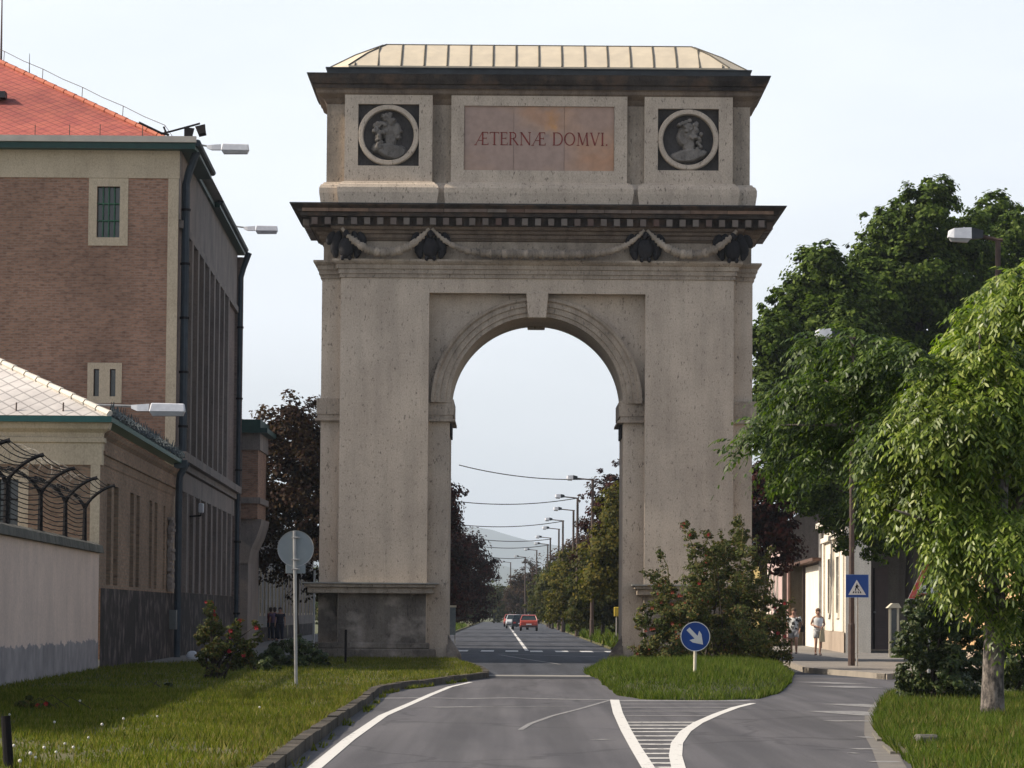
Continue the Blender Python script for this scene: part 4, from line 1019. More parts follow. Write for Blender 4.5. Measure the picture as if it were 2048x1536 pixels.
wall(MB(), l0, SD, LL, 0, 2.15, [], .2, .05).build('plinth', M['darkplinth'], lb)
prof = ((.02, 5.28), (.04, 5.5), (.1, 5.52), (.1, 5.6), (.05, 5.62), (.06, 5.9), (.16, 6.0), (.22, 6.1))
a_, b_ = l0+SD*.25, l0+SD*LL
MB().loft([[(a_.x, a_.y, z) for q in (0,)]+[(a_.x+.0, a_.y, z)]+[(a_.x+q, a_.y, z), (b_.x+q, b_.y, z)] for q, z in prof], cap=False, closed=False).build('side_cornice', M['bricklow'], lb)
for h in hs: window(lb, l0, SD, h, 0, .25, 'greyrend', 'glass')
ezl = zz(845)
mb = MB(); mb.box(lx0, l0.x+.3, YL0-.4, YL0-.26, ezl-.01, ezl+.14); mb.box(lx0, l0.x+.16, YL0-.26, YL0+.3, ezl-.008, ezl+.05)
mb.obox(l0, SD, -.4, LL+.1, ezl-.0, ezl+.13, -.1, .30)
mb.build('eaves_board', M['teal'], lb)
zr1 = ezl+.15; hL = 5.6; rL = hL*.47; xl = l0.x+.26; e3 = l0+SD*(LL)
mb = MB().add([(lx0, YL0-.36, zr1), (xl, YL0-.36, zr1), (e3.x+.26, e3.y, zr1), (xl-hL, YL0-.36+hL, zr1+rL), (e3.x+.26-hL, e3.y, zr1+rL), (lx0, YL0-.36+hL, zr1+rL)], [(0, 1, 3, 5), (1, 2, 4, 3), (3, 4, 5)])
rfl = mb.build('roof', M['whiteroof'], lb)
mb = MB(); hv = Vector((-hL, hL, rL)); h0 = Vector((xl, YL0-.36, zr1+.04))
for k in range(16):
    a = h0+hv*(k/16); b = h0+hv*((k+.95)/16); mb.tube([a, b], [.10, .08], 6)
mb.build('hip_tile_course', mk('pale_hip_tile', (.62, .57, .48), (.5, .46, .4), 3, .8), rfl)
for u in (32, 126, -40):
    p = A(u, 827, YL0-.1)
    MB().tube([p, p+Vector((0, .05, .28))], .02, 4).add([], []).tube([p+Vector((-.08, 0, .0)), p+Vector((0, 0, .06)), p+Vector((.12, 0, 0))], .014, 4).build('snow_guard', M['rust'], lb)
# razor spikes along the street eave
mb = MB(); rs_ = random.Random(5)
for k in range(150):
    s_ = -.3+k*(LL-.1)/150; p = l0+SD*s_; a = rs_.uniform(-.5, .5); h = rs_.uniform(.22, .42)
    mb.tube([(p.x+.28, p.y, ezl+.12), (p.x+.28+h*.2*math.cos(k), p.y+a*.2, ezl+.12+h)], [.03, .008], 3)
for k in range(3):
    pts = [(l0.x+.3+.1*math.cos(t*1.9+k), l0.y-.3+t*(LL-.2)/90*1.0, ezl+.25+.12*math.sin(t*1.9+k)) for t in range(91)]
    pts = [(x-.0216*(y-YL0), y, z) for x, y, z in pts]
    mb.tube(pts, .016, 3)
mb.build('razor_spike_row', mk('dark_teal_spikes', (.03, .045, .05), (.015, .02, .025), 6, .6), lb)
p = l0+SD*(LL-.9); x = p.x+.22
MB().tube([(x+.25, p.y, ezl+.05), (x+.02, p.y, ezl-.4), (x, p.y, ezl-.7), (x, p.y, .1)], .11, 8).build('downpipe', M['pipe'], lb)
MB().box(x-.16, x+.26, p.y-.2, p.y+.2, ezl-.15, ezl+.1).build('rainwater_hopper', M['pipe'], lb)
p = l0+SD*(LL-1.8)
MB().box(p.x+.05, p.x+.28, p.y-.4, p.y, 1.0, 1.62).build('meter_box', mk('grey_meter_box', (.13, .135, .13), (.10, .105, .10), 3, .7), lb, bev=.01)
# ragged patch of torn plaster and cables by the corner
rp_ = random.Random(9)
mb = MB()
for k in range(26):
    z = 2.2+k*.09; mb.box(p.x+.05, p.x+.10+rp_.random()*.12, p.y-.9+rp_.uniform(-.3, .1), p.y-.35+rp_.random()*.4, z, z+.085)
mb.build('torn_plaster', M['greyrend'], lb)

# ---- perimeter wall with security fence
wa, wb = Vector((-9.0, 42)), Vector((-10.33, 89.55))
WD = (wb-wa).normalized(); WL = (wb-wa).length
pw = thing('perimeter_wall', 'patchy whitewashed wall with mossy concrete coping, joining the low brick wing', 'wall', (wa.x, (wa.y+wb.y)/2, 0))
mt = M['wallgrey'].copy(); mt.name = 'whitewash_with_grey_foot'; nd = mt.node_tree.nodes; lk = mt.node_tree.links; p = nd['Principled BSDF']
src = p.inputs['Base Color'].links[0].from_socket; sz_ = nd.new('ShaderNodeSeparateXYZ'); tq = nd.new('ShaderNodeTexCoord'); lk.new(tq.outputs['Object'], sz_.inputs[0])
ad = nd.new('ShaderNodeMath'); ad.operation = 'MULTIPLY_ADD'; lk.new(tex(nd, lk, coords(nd, lk, (1, .5, 1)), 2.2, 5, .65), ad.inputs[0]); ad.inputs[1].default_value = .5; lk.new(sz_.outputs[2], ad.inputs[2])
fm = ramp(nd, lk, ad.outputs[0], [1.0, 0.0], [.5, 1]); fm.node.color_ramp.elements[0].position = .98; fm.node.color_ramp.elements[1].position = 1.0
sc2 = nd.new('ShaderNodeMath'); sc2.operation = 'MULTIPLY_ADD'; lk.new(ad.outputs[0], sc2.inputs[0]); sc2.inputs[1].default_value = 1.0; sc2.inputs[2].default_value = -.11; lk.new(sc2.outputs[0], fm.node.inputs[0])
ft = ramp(nd, lk, tex(nd, lk, coords(nd, lk), 1.6, 5), [(.20, .18, .18), (.31, .275, .265)], [.35, .65])
lk.new(mixc(nd, lk, src, ft, fm, 'MIX'), p.inputs['Base Color'])
MB().obox(wa, WD, 0, WL, 0, .841, -.3, .014).build('wall_foot', mt, pw)
wall(MB(), wa, WD, WL, .84, 3.02).build('wall_face', mt, pw)
MB().obox(wa, WD, 0, WL-.02, .85, 3.02, -.32, -.02).build('wall_core', M['wallgrey'], pw)
rings = []
for k in range(120):
    s_ = WL*k/119; p = wa+WD*s_; n = Vector((WD.y, -WD.x)); jz = .02*mnoise.noise(Vector((s_*1.7, 0, 0))); jn = .02*mnoise.noise(Vector((s_*2.3, 5, 0)))
    rings.append([(p.x+n.x*q, p.y+n.y*q, z) for q, z in ((-.4, 3.02), (-.38, 3.2+jz), (-.15, 3.3+jz), (.10+jn, 3.2+jz), (.13+jn, 3.02))])
MB().loft(rings).build('coping', M['coping'], pw)
sf = thing('security_fence', 'rusty barbed wire fence of curved Y posts standing on the whitewashed wall', 'fence', (wa.x, (wa.y+wb.y)/2, 3.2))
def wpt(Y, q=0): 
    t = (Y-wa.y)/WD.y; p = wa+WD*t; n = Vector((WD.y, -WD.x)); return p+n*q
def arm(sx, n=7): return [(sx*(.72*math.sin(t*PI/2)**1.0*(.35+.65*t)), .86+.55*math.sin(t*PI/2*.98)) for t in [i/n for i in range(n+1)]]
PY = [58.2, 64.0, 69.9, 76.4, 81.9, 86.8]
for Y in PY:
    mb = MB(); p = wpt(Y, -.12)
    mb.tube([(p.x, p.y, 3.22), (p.x, p.y, 3.22+.88)], [.065, .05], 6)
    for sx in (-1, 1):
        q_ = [Vector((WD.y, -WD.x))*dx for dx, dz in arm(sx)]
        mb.tube([(p.x+q.x, p.y+q.y, 3.22+dz) for q, (dx, dz) in zip(q_, arm(sx))], [.055]+[.042]*6+[.05], 6)
    mb.build('fence_post', M['black'], sf)
mb = MB(); rw = random.Random(2)
def strand(fq, fz, sag, r_=.011):
    for Ya, Yb in zip(PY, PY[1:]):
        pts = []
        for i in range(11):
            t = i/10; p = wpt(Ya+(Yb-Ya)*t, fq); pts.append((p.x, p.y, fz-sag*4*t*(1-t)+rw.uniform(-.008, .008)))
        mb.tube(pts, r_, 4)
for k in range(8): strand(-.12, 3.3+k*.11, .03+.012*k)
for sx in (-1, 1):
    for dx, dz in arm(sx)[1:]: strand(-.12+dx, 3.22+dz, .05+rw.random()*.06)
mb.build('wire_strands', M['black'], sf)
mb = MB()
for k, (cq, cz, R_) in enumerate(((-.1, 4.72, .30),)):
    pts = []
    for i in range(560):
        t = i/560; Y = 58.5+28.5*t; a = i*.30+k; p = wpt(Y+.12*math.sin(a*.5), cq+R_*math.cos(a)); pts.append((p.x, p.y, cz+R_*math.sin(a)-.25*t+.05*math.sin(i*.05)))
    mb.tube(pts, .0045, 3)
mb.build('razor_coil', mk('faint_razor_wire', (.2, .18, .15), (.08, .07, .06), 9, .5), sf)
# small lamp bracket on the block's lower wall
p = fl(122.5)
sl_ = thing('bracket_lamp', 'small white lamp on a dark bracket on the side of the brick block', 'lamp', (p.x, p.y, 5.2))
c = A(402, 1016, 122); MB().box(c.x-.08, c.x+.09, c.y-.15, c.y+.2, c.z-.17, c.z+.16).build('hood', M['lamphood'], sl_, bev=.03)
MB().tube([(p.x, p.y, c.z-.28), (c.x, c.y, c.z-.26), (c.x, c.y, c.z-.15)], .03, 5).build('bracket', M['black'], sl_)

# ---- corner house beyond with an oriel, then the row
def rowhouse(name, label, Ya, Yb, h, mat, proj=0.0, wins=3, roofm='redroof', plm='darkplinth', roof_h=2.6, front=True, wmat='cream', gut='gutter'):
    o_ = fl(Ya)+Vector((proj, 0)); L = Yb-Ya; t_ = thing(name, label, 'house', (o_.x-3, (Ya+Yb)/2, 0), 'terraced houses along the left pavement')
    hs = []
    for k in range(wins):
        c = L*(k+.5)/wins; hs.append((c-.55, c+.55, 1.5, 3.6))
    wall(MB(), o_, SD, L, .8, h, hs, .2).build('street_wall', M[mat], t_)
    wall(MB(), o_, SD, L, 0, .8, [], .2, .05).build('plinth', M[plm], t_)
    for hh in hs: window(t_, o_, SD, hh, .14, .15, wmat, 'glass', (1, 2), 'white')
    D = 9
    if front:
        MB().box(o_.x-D, o_.x-.002, Ya-.0, Ya+.2, 0, h).build('gable_wall', M[mat], t_)
    e = fl(Yb)+Vector((proj, 0))
    MB().obox(o_, SD, -.1, L+.1, h, h+.3, -.1, .3).build('eaves_cornice', M[mat], t_)
    MB().tube([(o_.x+.36, Ya-.1, h+.34), (e.x+.36, Yb+.1, h+.34)], .08, 6).build('gutter', M[gut], t_)
    MB().add([(o_.x+.35, Ya-.1, h+.3), (e.x+.35, Yb+.1, h+.3), (e.x-D/2, Yb+.1, h+.3+roof_h), (o_.x-D/2, Ya-.1, h+.3+roof_h), (o_.x-D, Ya-.1, h+.3), (e.x-D, Yb+.1, h+.3)], [(0, 1, 2, 3), (3, 2, 5, 4), (0, 3, 4)]).build('roof', M[roofm], t_)
    return t_
M['yellow'] = stone('ochre_render', (.34, .19, .045), (.25, .13, .03), .6, .7, bump=.3)
M['yellow2'] = stone('straw_render', (.40, .30, .12), (.30, .22, .09), .8, .7, bump=.3)
M['oldtile'] = mk('old_brown_tile', (.13, .075, .055), (.08, .05, .04), 3, .9, .5, 9)
M['bluegrey'] = stone('pale_grey_stucco', (.26, .255, .25), (.19, .185, .18), .8, .8, bump=.2)
ch_ = thing('oriel_house', 'narrow grey corner building with a green roofed brick oriel beside the prison block', 'house', (-13, 152, 0))
c0 = fl(YB1+.6)
XO = (519-1024)/FPX*150
mb = MB().box(c0.x-6, c0.x+.62, 149.7, 156, 0, 5.5); mb.build('wall', M['greyrend'], ch_)
mb = MB()
for k in range(6): mb.box(c0.x+.0, c0.x+.625, 149.67, 149.69, 1.2+k*.72, 1.22+k*.72)
mb.loft([[(c0.x-.5, 149.6, z), (c0.x+.62+q, 149.6, z), (c0.x+.62+q, 154.5, z), (c0.x-.5, 154.5, z)] for q, z in ((.0, 3.6), (.12, 4.2), (.35, 4.7), (XO-c0.x-.62+.12, 5.2), (XO-c0.x-.62+.16, 5.45))])
mb.build('corbel', M['greyrend'], ch_)
ow = (1.0, 1.75, 6.75, 8.2)
oo = Vector((XO-2.6, 149.4))
wall(MB(), oo, FD, 2.6, 5.46, 8.75, [(1.15, 1.85, 6.6, 8.15)], .2).build('oriel_wall', M['bricks'], ch_)
window(ch_, oo, FD, (1.15, 1.85, 6.6, 8.15), .09, .15, 'greyrend', 'glass', (1, 2), 'greenbars')
MB().box(XO-.002, XO-.1, 149.41, 154.4, 5.46, 8.75).build('oriel_side', M['bricks'], ch_)
MB().box(XO-2.7, XO+.12, 149.25, 154.5, 6.1, 6.35).build('oriel_sill', M['greyrend'], ch_)
MB().box(XO-2.7, XO+.08, 149.3, 154.5, 8.35, 9.05).build('oriel_band', M['greyrend'], ch_)
mb = MB().box(XO-2.9, XO+.4, 149.0, 154.8, 9.05, 9.25); mb.box(XO-2.9, XO+.1, 149.2, 154.6, 9.25, 9.62); mb.build('oriel_roof', M['green'], ch_)
rowhouse('yellow_house', 'ochre yellow terraced house next to the grey oriel building', 156.2, 171, 5.2, 'yellow', 0, 4, 'oldtile', 'darkplinth', 2.4, gut='white')
rowhouse('grey_house', 'pale grey terraced house behind the round sign', 171.2, 205, 5.1, 'bluegrey', 0, 8, 'oldtile', gut='gutter')
rowhouse('brown_house', 'dull brown terraced house, farthest in the row on the left', 205.2, 250, 5.3, 'greyrend', 0, 9, 'oldtile')

# ================================================================== HOUSES ON THE RIGHT
M['limewash'] = stone('sunlit_limewash', (.80, .74, .64), (.70, .64, .54), .9, .88, bump=.2)
M['pinkwash'] = stone('pink_limewash', (.52, .38, .36), (.45, .33, .31), .85, .8, bump=.25)
M['gable'] = stone('shade_dimmed_render', (.20, .17, .14), (.15, .13, .11), .7, .7, bump=.4)  # darker tone puts the shade on these walls into their colour
M['door'] = mk('brown_painted_door', (.16, .115, .105), (.12, .088, .08), 2, .6)
M['sandstone'] = stone('pinkish_base_render', (.42, .34, .27), (.34, .27, .21), .8, .8, bump=.2)
wh0 = Vector((G(1691, 1312.5).x, G(1691, 1312.5).y)); wh1 = Vector((G(1647, 1303.5).x, G(1647, 1303.5).y))
WHD = (wh0-wh1).normalized(); WHL = (wh0-wh1).length      # runs toward the camera, outward normal to the street
wh = thing('white_house', 'sunlit limewashed house with tall narrow windows at the pavement corner', 'house', (wh0.x+4, wh0.y+8, 0))
WHN = Vector((WHD.y, -WHD.x))
h_ = [(WHL-12.9, WHL-11.2, 1.7, 4.0), (WHL-6.4, WHL-4.4, 1.7, 4.0)]
wall(MB(), wh1, WHD, WHL, .95, 5.6, h_, .3).build('street_wall', M['limewash'], wh)
wall(MB(), wh1, WHD, WHL, .12, .95, [], .2, .06).build('base_course', M['sandstone'], wh)
for hh in h_:
    w_ = window(wh, wh1, WHD, hh, .22, .2, 'limewash', 'glass', (1, 2), 'white', sill=True)
for s_ in (0.2, WHL-9.4, WHL-1.6): MB().obox(wh1, WHD, s_, s_+1.2, .96, 4.75, -.05, .09).build('pilaster', M['limewash'], wh)
mb = MB(); mb.obox(wh1, WHD, -.1, WHL+.1, 4.75, 4.95, -.1, .14); mb.obox(wh1, WHD, -.2, WHL+.2, 5.4, 5.65, -.1, .35); mb.build('cornice', M['limewash'], wh)
MB().box(wh0.x+.0, wh0.x+1.0, wh0.y, wh0.y+.4, .13, 5.4).build('corner_wall', M['limewash'], wh)
MB().box(wh0.x+1.0, wh0.x+7, wh0.y+9.6, wh0.y+10, .13, 5.4).build('back_wall', M['gable'], wh)
MB().box(wh0.x+.9, wh0.x+1.0, wh0.y+.4, wh0.y+9.7, .13, 5.4).build('passage_wall', M['gable'], wh)
MB().add([(wh0.x-.4, wh0.y-.3, 5.65), (wh1.x-.4, wh1.y+.3, 5.65), (wh1.x+4, wh1.y+.3, 8.3), (wh0.x+4, wh0.y-.3, 8.3), (wh0.x+8.4, wh0.y-.3, 5.65), (wh1.x+8.4, wh1.y+.3, 5.65)], [(0, 1, 2, 3), (3, 2, 5, 4), (0, 3, 4)]).build('roof', M['oldtile'], wh)
# its double door in the set back wall
dY = wh0.y+9.55; xa, xb = (1722-1024)/FPX*dY, (1777-1024)/FPX*dY; zd0, zd1 = .2, 3.6
dr = MB().box(xa, xb, dY-.08, dY, zd0, zd1).build('double_door', M['door'], wh)
mid = (xa+xb)/2; mb = MB()
for a, b in ((xa+.05, mid-.05), (mid+.05, xb-.05)):
    for z0_, z1_ in ((.32, .85), (.93, 1.12), (1.18, 1.36), (1.5, 3.3)):
        mb.box(a+.03, b-.03, dY-.10, dY-.07, z0_, z0_+.03); mb.box(a+.03, b-.03, dY-.10, dY-.07, z1_-.03, z1_); mb.box(a+.03, a+.06, dY-.10, dY-.07, z0_+.031, z1_-.031); mb.box(b-.06, b-.03, dY-.10, dY-.07, z0_+.031, z1_-.031)
mb.build('door_panelling', mk('lighter_door_moulding', (.13, .1, .095), (.1, .078, .075), 3, .5), dr)
MB().box(mid-.03, mid+.03, dY-.13, dY-.07, zd0, zd1).build('cover_strip', M['black'], dr)
MB().ell((mid+.02, dY-.17, 1.75), (.06, .06, .05), 8).build('door_knob', M['galv'], dr, smooth=True)
MB().box(xa-.25, xb+.3, dY-.35, dY-.01, .13, .2).build('door_step', M['sandstone'], wh)
# yard wall with lean-to canopy and gate
yw0 = wh1.copy(); yw1 = Vector((G(1611, 1297).x, G(1611, 1297).y)); yd = (yw0-yw1).normalized(); yl = (yw0-yw1).length
yw = thing('yard_wall', 'cream yard wall with lean-to canopy and wooden gate beyond the white house', 'wall', (yw1.x, yw1.y, .1))
wall(MB(), yw1, yd, yl, .12, 3.9, [(yl-3.1, yl-1.6, .3, 3.2)], .3).build('wall_face', M['limewash'], yw)
MB().obox(yw1, yd, yl-3.1, yl-1.6, .12, 3.2, -.3, -.22).build('small_door', mk('blue_grey_door', (.16, .18, .2), (.12, .14, .16), 3, .7), yw)
mb = MB(); p = yw1-yd*16
mb.obox(p, yd, 0, 16+yl, 4.0, 4.14, -3.2, .5)
mb.build('canopy', M['oldtile'], yw)
for s_ in (2.0, 8.8, 15.4): MB().obox(p, yd, s_, s_+.22, .12, 4.0, -.1, .12).build('canopy_post', M['rust'], yw)
MB().obox(p, yd, 3.2, 14.8, .12, 3.3, -1.2, -1.1).build('gate', M['yellow2'], yw)
mb = MB()
for k in range(7): mb.obox(p, yd, 3.0+k*1.9, 3.16+k*1.9, .12, 3.4, -1.09, -1.0)
mb.obox(p, yd, 3.0, 14.8, 3.3, 3.9, -1.2, -1.0)
mb.build('gate_frame', M['rust'], yw)
# downpipe of the white house
p = wh1-WHD*.15; MB().tube([(p.x-.12, p.y, 5.5), (p.x-.12, p.y, .15)], .09, 7).build('downpipe', M['gutter'], wh)
# gabled pink house
gY = 178.0
gx = (1567-1024)/FPX*gY
gh = thing('pink_gabled_house', 'pink fronted house with a dim plain gable and bent downpipe', 'house', (gx+3, gY+8, 0))
gd = Vector((-.031, -1)).normalized(); g1 = Vector((gx+.031*20, gY+20))
wall(MB(), g1, gd, 20, .12, 5.9, [(2, 3.2, 1.8, 3.8), (6, 7.2, 1.8, 3.8), (10, 11.2, 1.8, 3.8), (14, 15.2, 1.8, 3.8)], .25).build('street_wall', M['pinkwash'], gh)
for s_ in (2, 6, 10, 14): window(gh, g1, gd, (s_, s_+1.2, 1.8, 3.8), .15, .15, 'limewash', 'glass', (1, 1), 'white')
mb = MB(); mb.obox(g1, gd, 0, 20.1, 4.9, 5.05, -.1, .1); mb.obox(g1, gd, 0, 20.1, 5.7, 5.95, -.1, .3); mb.build('cornice', M['limewash'], gh)
MB().yprism([(gx, .12), (gx+9, .12), (gx+9, 6.1), (gx+4.5, 9.2), (gx, 6.1)], gY-.02, gY+.3).build('gable_wall', M['gable'], gh)
MB().add([(gx-.4, gY-.3, 6.0), (gx+.2, gY+20, 6.0), (gx+4.7, gY+20, 9.35), (gx+4.5, gY-.3, 9.35), (gx+9.4, gY-.3, 6.0), (gx+9.8, gY+20, 6.0)], [(0, 1, 2, 3), (3, 2, 5, 4)]).build('roof', M['oldtile'], gh)
MB().tube([(gx-.35, gY-.1, 6.35), (gx-.1, gY-.3, 6.0), (gx+.3, gY-.15, 5.5), (gx+.3, gY-.12, .2)], .09, 7).build('downpipe', mk('pink_painted_pipe', (.42, .27, .24), (.33, .21, .19), 4, .6), gh)
yh0 = Vector((gx+.7+.031*25, gY+45.2)); yh = thing('straw_yellow_house', 'straw yellow house past the pink gabled one, half hidden by the rose bush', 'house', (yh0.x+3, yh0.y-12, 0))
wall(MB(), yh0, gd, 24.8, .1, 4.8, [(3, 4.2, 1.6, 3.4), (9, 10.2, 1.6, 3.4), (15, 16.2, 1.6, 3.4), (21, 22.2, 1.6, 3.4)], .2).build('street_wall', M['yellow2'], yh)
for s_ in (3, 9, 15, 21): window(yh, yh0, gd, (s_, s_+1.2, 1.6, 3.4), .15, .15, 'limewash', 'glass', (1, 1), 'white')
e = yh0+gd*24.8
MB().add([(yh0.x-.3, yh0.y, 4.8), (e.x-.3, e.y, 4.8), (e.x+4, e.y, 7.2), (yh0.x+4, yh0.y, 7.2)], [(0, 1, 2, 3)]).build('roof', M['oldtile'], yh)
MB().box(e.x, e.x+8, e.y, e.y+.2, .1, 4.8).build('end_wall', M['gable'], yh)

gw = thing('garden_wall', 'low sunlit ochre garden wall glimpsed behind the bushes by the near tree', 'wall', (13.6, 104, .1))
a_ = Vector((13.9, 118)); gd2 = (Vector((13.4, 92))-a_).normalized()
wall(MB(), a_, gd2, 26, .6, 3.0).build('wall_face', stone('sunny_ochre_render', (.62, .42, .22), (.52, .34, .17), .8, .85, bump=.2), gw)
MB().obox(a_, gd2, 0, 26, 0, .6, -.3, .04).build('wall_foot', M['sandstone'], gw)
MB().obox(a_, gd2, -.1, 26.1, 3.0, 3.14, -.35, .08).build('coping', M['oldtile'], gw)

# ================================================================== HILLS
def ridge(name, Y, pts, depth, mat, seed):
    vs = []; fs = []; xs = np.linspace(-5500, 5500, 220); rows = 8
    top = np.interp(xs, [p[0] for p in pts], [p[1] for p in pts])
    for j in range(rows+1):
        t = j/rows
        for i, x in enumerate(xs):
            z = top[i]*math.sin(t*PI/2)**.8*(1+.05*mnoise.noise(Vector((x*.002, t*3, seed))))+7*mnoise.noise(Vector((x*.006, t*6, seed)))*t
            vs.append((x, Y+depth*t+200*mnoise.noise(Vector((x*.0013, t, seed+4))), z-3))
    for j in range(rows):
        for i in range(len(xs)-1):
            a = j*len(xs)+i; fs.append((a, a+1, a+len(xs)+1, a+len(xs)))
    struct(name, MB().add(vs, fs), mat, True)
M['hill'] = mk('wooded_hill', (.035, .05, .03), (.06, .07, .04), .01, 1)
k_ = 13500/FPX
hp_ = lambda L: [((u-1024)*k_, (1226-v)*k_) for u, v in L]
ridge('hills', 12500, [(-5500, 150)]+hp_([(760, 1075), (860, 1062), (930, 1050), (975, 1056), (1010, 1066), (1060, 1078), (1110, 1086), (1180, 1098), (1300, 1120)])+[(5500, 90)], 1200, M['hill'], 1)
ridge('hills_near', 8000, [(-5500, 80), (-700, 100)]+[((u-1024)*8800/FPX, (1226-v)*8800/FPX) for u, v in [(900, 1120), (1000, 1128), (1090, 1150), (1200, 1160)]]+[(5500, 60)], 800, M['hill'], 5)

# ================================================================== TREES
def leafV(C, A_, W_, k=4):
    """leaf outlines: C centres, A_ half length vectors, W_ half width vectors"""
    if k == 4: pr = ((-1, 0), (0, 1), (1, 0), (0, -1))
    else: pr = ((-1, 0), (-.35, .85), (.35, .8), (1, 0), (.35, -.8), (-.35, -.85))
    return np.stack([C+a*A_+b*W_ for a, b in pr], 1).reshape(-1, 3)
def rdir(rs, n):
    v = rs.randn(n, 3); return v/np.linalg.norm(v, axis=1)[:, None]
def crownpts(blobs, n, seed, sub=34, cr=.3, shell=.62, squash=1.0, fall=.45):
    rs = np.random.RandomState(seed); out = []; nor = []
    wts = np.array([b[3]**2 for b in blobs]); wts = wts/wts.sum()
    for b, w_ in zip(blobs, wts):
        c = np.array(b[:3]); r = b[3]; k = max(5, int(sub*(.6+.8*rs.rand()))); nb = int(n*w_)
        d = rdir(rs, k); d[:, 2] = d[:, 2]*.95+.05
        sc = c+d*(r*(shell+(1-shell)*rs.rand(k)[:, None]**.7)*(1+.38*rs.rand(k)[:, None]**3))*np.array([1, 1, squash])
        sr = r*cr*(.55+.9*rs.rand(k))
        ix = rs.randint(0, k, nb)
        q = rdir(rs, nb)*(sr[ix]*rs.rand(nb)**fall)[:, None]; q[:, 2] *= .7
        out.append(sc[ix]+q); nor.append(d[ix]*.7+q/sr[ix][:, None]*.6)
    return np.concatenate(out), np.concatenate(nor), rs
def leafcloud(name, blobs, n, size, mat, parent, seed, asp=.5, sub=34, cr=.3, shell=.62, droop=.2, k=4, squash=1.0, fall=.45):
    P, Nn, rs = crownpts(blobs, n, seed, sub, cr, shell, squash, fall); m_ = len(P)
    a = rdir(rs, m_); a[:, 2] -= droop; 
    nn = Nn+.55*rdir(rs, m_)+np.array([0, 0, .35])
    w_ = np.cross(nn, a); w_ /= np.linalg.norm(w_, axis=1)[:, None]+1e-6
    a = np.cross(w_, nn); a /= np.linalg.norm(a, axis=1)[:, None]+1e-6
    s_ = size*(.6+.8*rs.rand(m_))[:, None]
    return npmesh(name, leafV(P, a*s_*.5, w_*s_*.5*asp, k), k, mat, parent)
def trunk(parent, base, blobs, r, mat, h0=None, limbs=5, seed=0):
    rs = random.Random(seed); b = Vector(base); mb = MB()
    cz = sum(q[2] for q in blobs)/len(blobs); top = Vector((sum(q[0] for q in blobs)/len(blobs), sum(q[1] for q in blobs)/len(blobs), cz))
    fork = b.lerp(top, .45) if h0 is None else Vector((b.x, b.y, h0))
    pts = [b-Vector((0, 0, .1)), b+Vector((0, 0, .25)), b.lerp(fork, .5)+Vector((rs.uniform(-.08, .08), 0, 0)), fork, top]
    mb.tube(pts, [r*1.35, r*1.02, r*.9, r*.78, r*.25], 9)
    for q in sorted(blobs, key=lambda q: -q[3])[:limbs]:
        c = Vector(q[:3]); m_ = fork.lerp(c, .5)+Vector((0, 0, rs.uniform(.1, .5)))
        mb.tube([fork-Vector((0, 0, .2)), m_, c], [r*.5, r*.3, r*.08], 6)
    return mb.build('trunk', mat, parent, smooth=True)
def tree(name, label, base, blobs, n, size, mat, seed, group=None, tr=.22, bark='darkbark', cat='tree', h0=None, **k):
    t_ = thing(name, label, cat, base, group)
    W_ = [(base[0]+x, base[1]+y, base[2]+z, r) for x, y, z, r in blobs]
    trunk(t_, base, W_, tr, M[bark], h0=h0, seed=seed, limbs=6)
    leafcloud('crown', W_, n, size, M[mat], t_, seed, **k)
    return t_
def rblobs(seed, R_, z0, z1, n=7, cone=.5):
    rs = random.Random(seed); out = [(0, 0, (z0+z1)/2, R_*.78)]
    for i in range(n):
        t = (i+.5)/n; z = z0+(z1-z0)*t; rr = R_*(1-cone*abs(t-.35)*1.2); a = i*2.4+rs.random(); q = rr*.55
        out.append((q*math.cos(a), q*math.sin(a), z, R_*(.42+.18*rs.random())))
    out.append((0, 0, z1-R_*.25, R_*.38)); return out
# big green trees behind the houses on the right: (u, v) of each lobe, radius in pixels
def pxblobs(Y, L, ref, dy=2.0, seed=0):
    rs = random.Random(seed); out = []
    for u, v, rp_ in L:
        p = A(u, v, Y+rs.uniform(-dy, dy)); out.append((p.x-ref[0], p.y-ref[1], p.z-ref[2], rp_*Y/FPX))
    return out
for lab, Y, ub, L, n, sd in (
    ('big leafy green tree with the tallest crown, above the lamp', 172, 1850, [(1860, 420, 62), (1790, 470, 66), (1905, 490, 70), (1830, 560, 90), (1755, 590, 70), (1925, 600, 80), (1860, 680, 95), (1780, 700, 80), (1745, 520, 48), (1940, 720, 80)], 30000, 21),
    ('big green tree with a pointed top at the picture edge, behind the roadside lamp', 180, 2010, [(1990, 440, 58), (2045, 470, 55), (1965, 520, 66), (2040, 570, 80), (1985, 640, 80), (2060, 690, 80), (2090, 560, 70), (2000, 740, 70)], 20000, 22),
    ('round topped green tree with a feathery tip right beside the arch cornice', 165, 1705, [(1640, 560, 62), (1585, 620, 58), (1690, 590, 60), (1545, 680, 50), (1620, 680, 80), (1700, 680, 75), (1580, 760, 75), (1660, 790, 80), (1540, 800, 42), (1530, 740, 28), (1650, 520, 34)], 28000, 23),
    ('deep green tree standing between the arch and the houses', 160, 1730, [(1570, 880, 60), (1640, 890, 70), (1700, 860, 70), (1545, 820, 40), (1720, 780, 70), (1770, 850, 70), (1660, 960, 55), (1590, 960, 45)], 18000, 24)):
    b = A(ub, 1230, Y); b.z = 0
    tree('broadleaf_tree', lab, tuple(b), pxblobs(Y, L, b, 2.5, sd), int(n*3.4), .21, 'leafgreen', sd, 'big trees behind the houses', .35, sub=150, cr=.26, shell=.25, asp=.7, fall=.85)
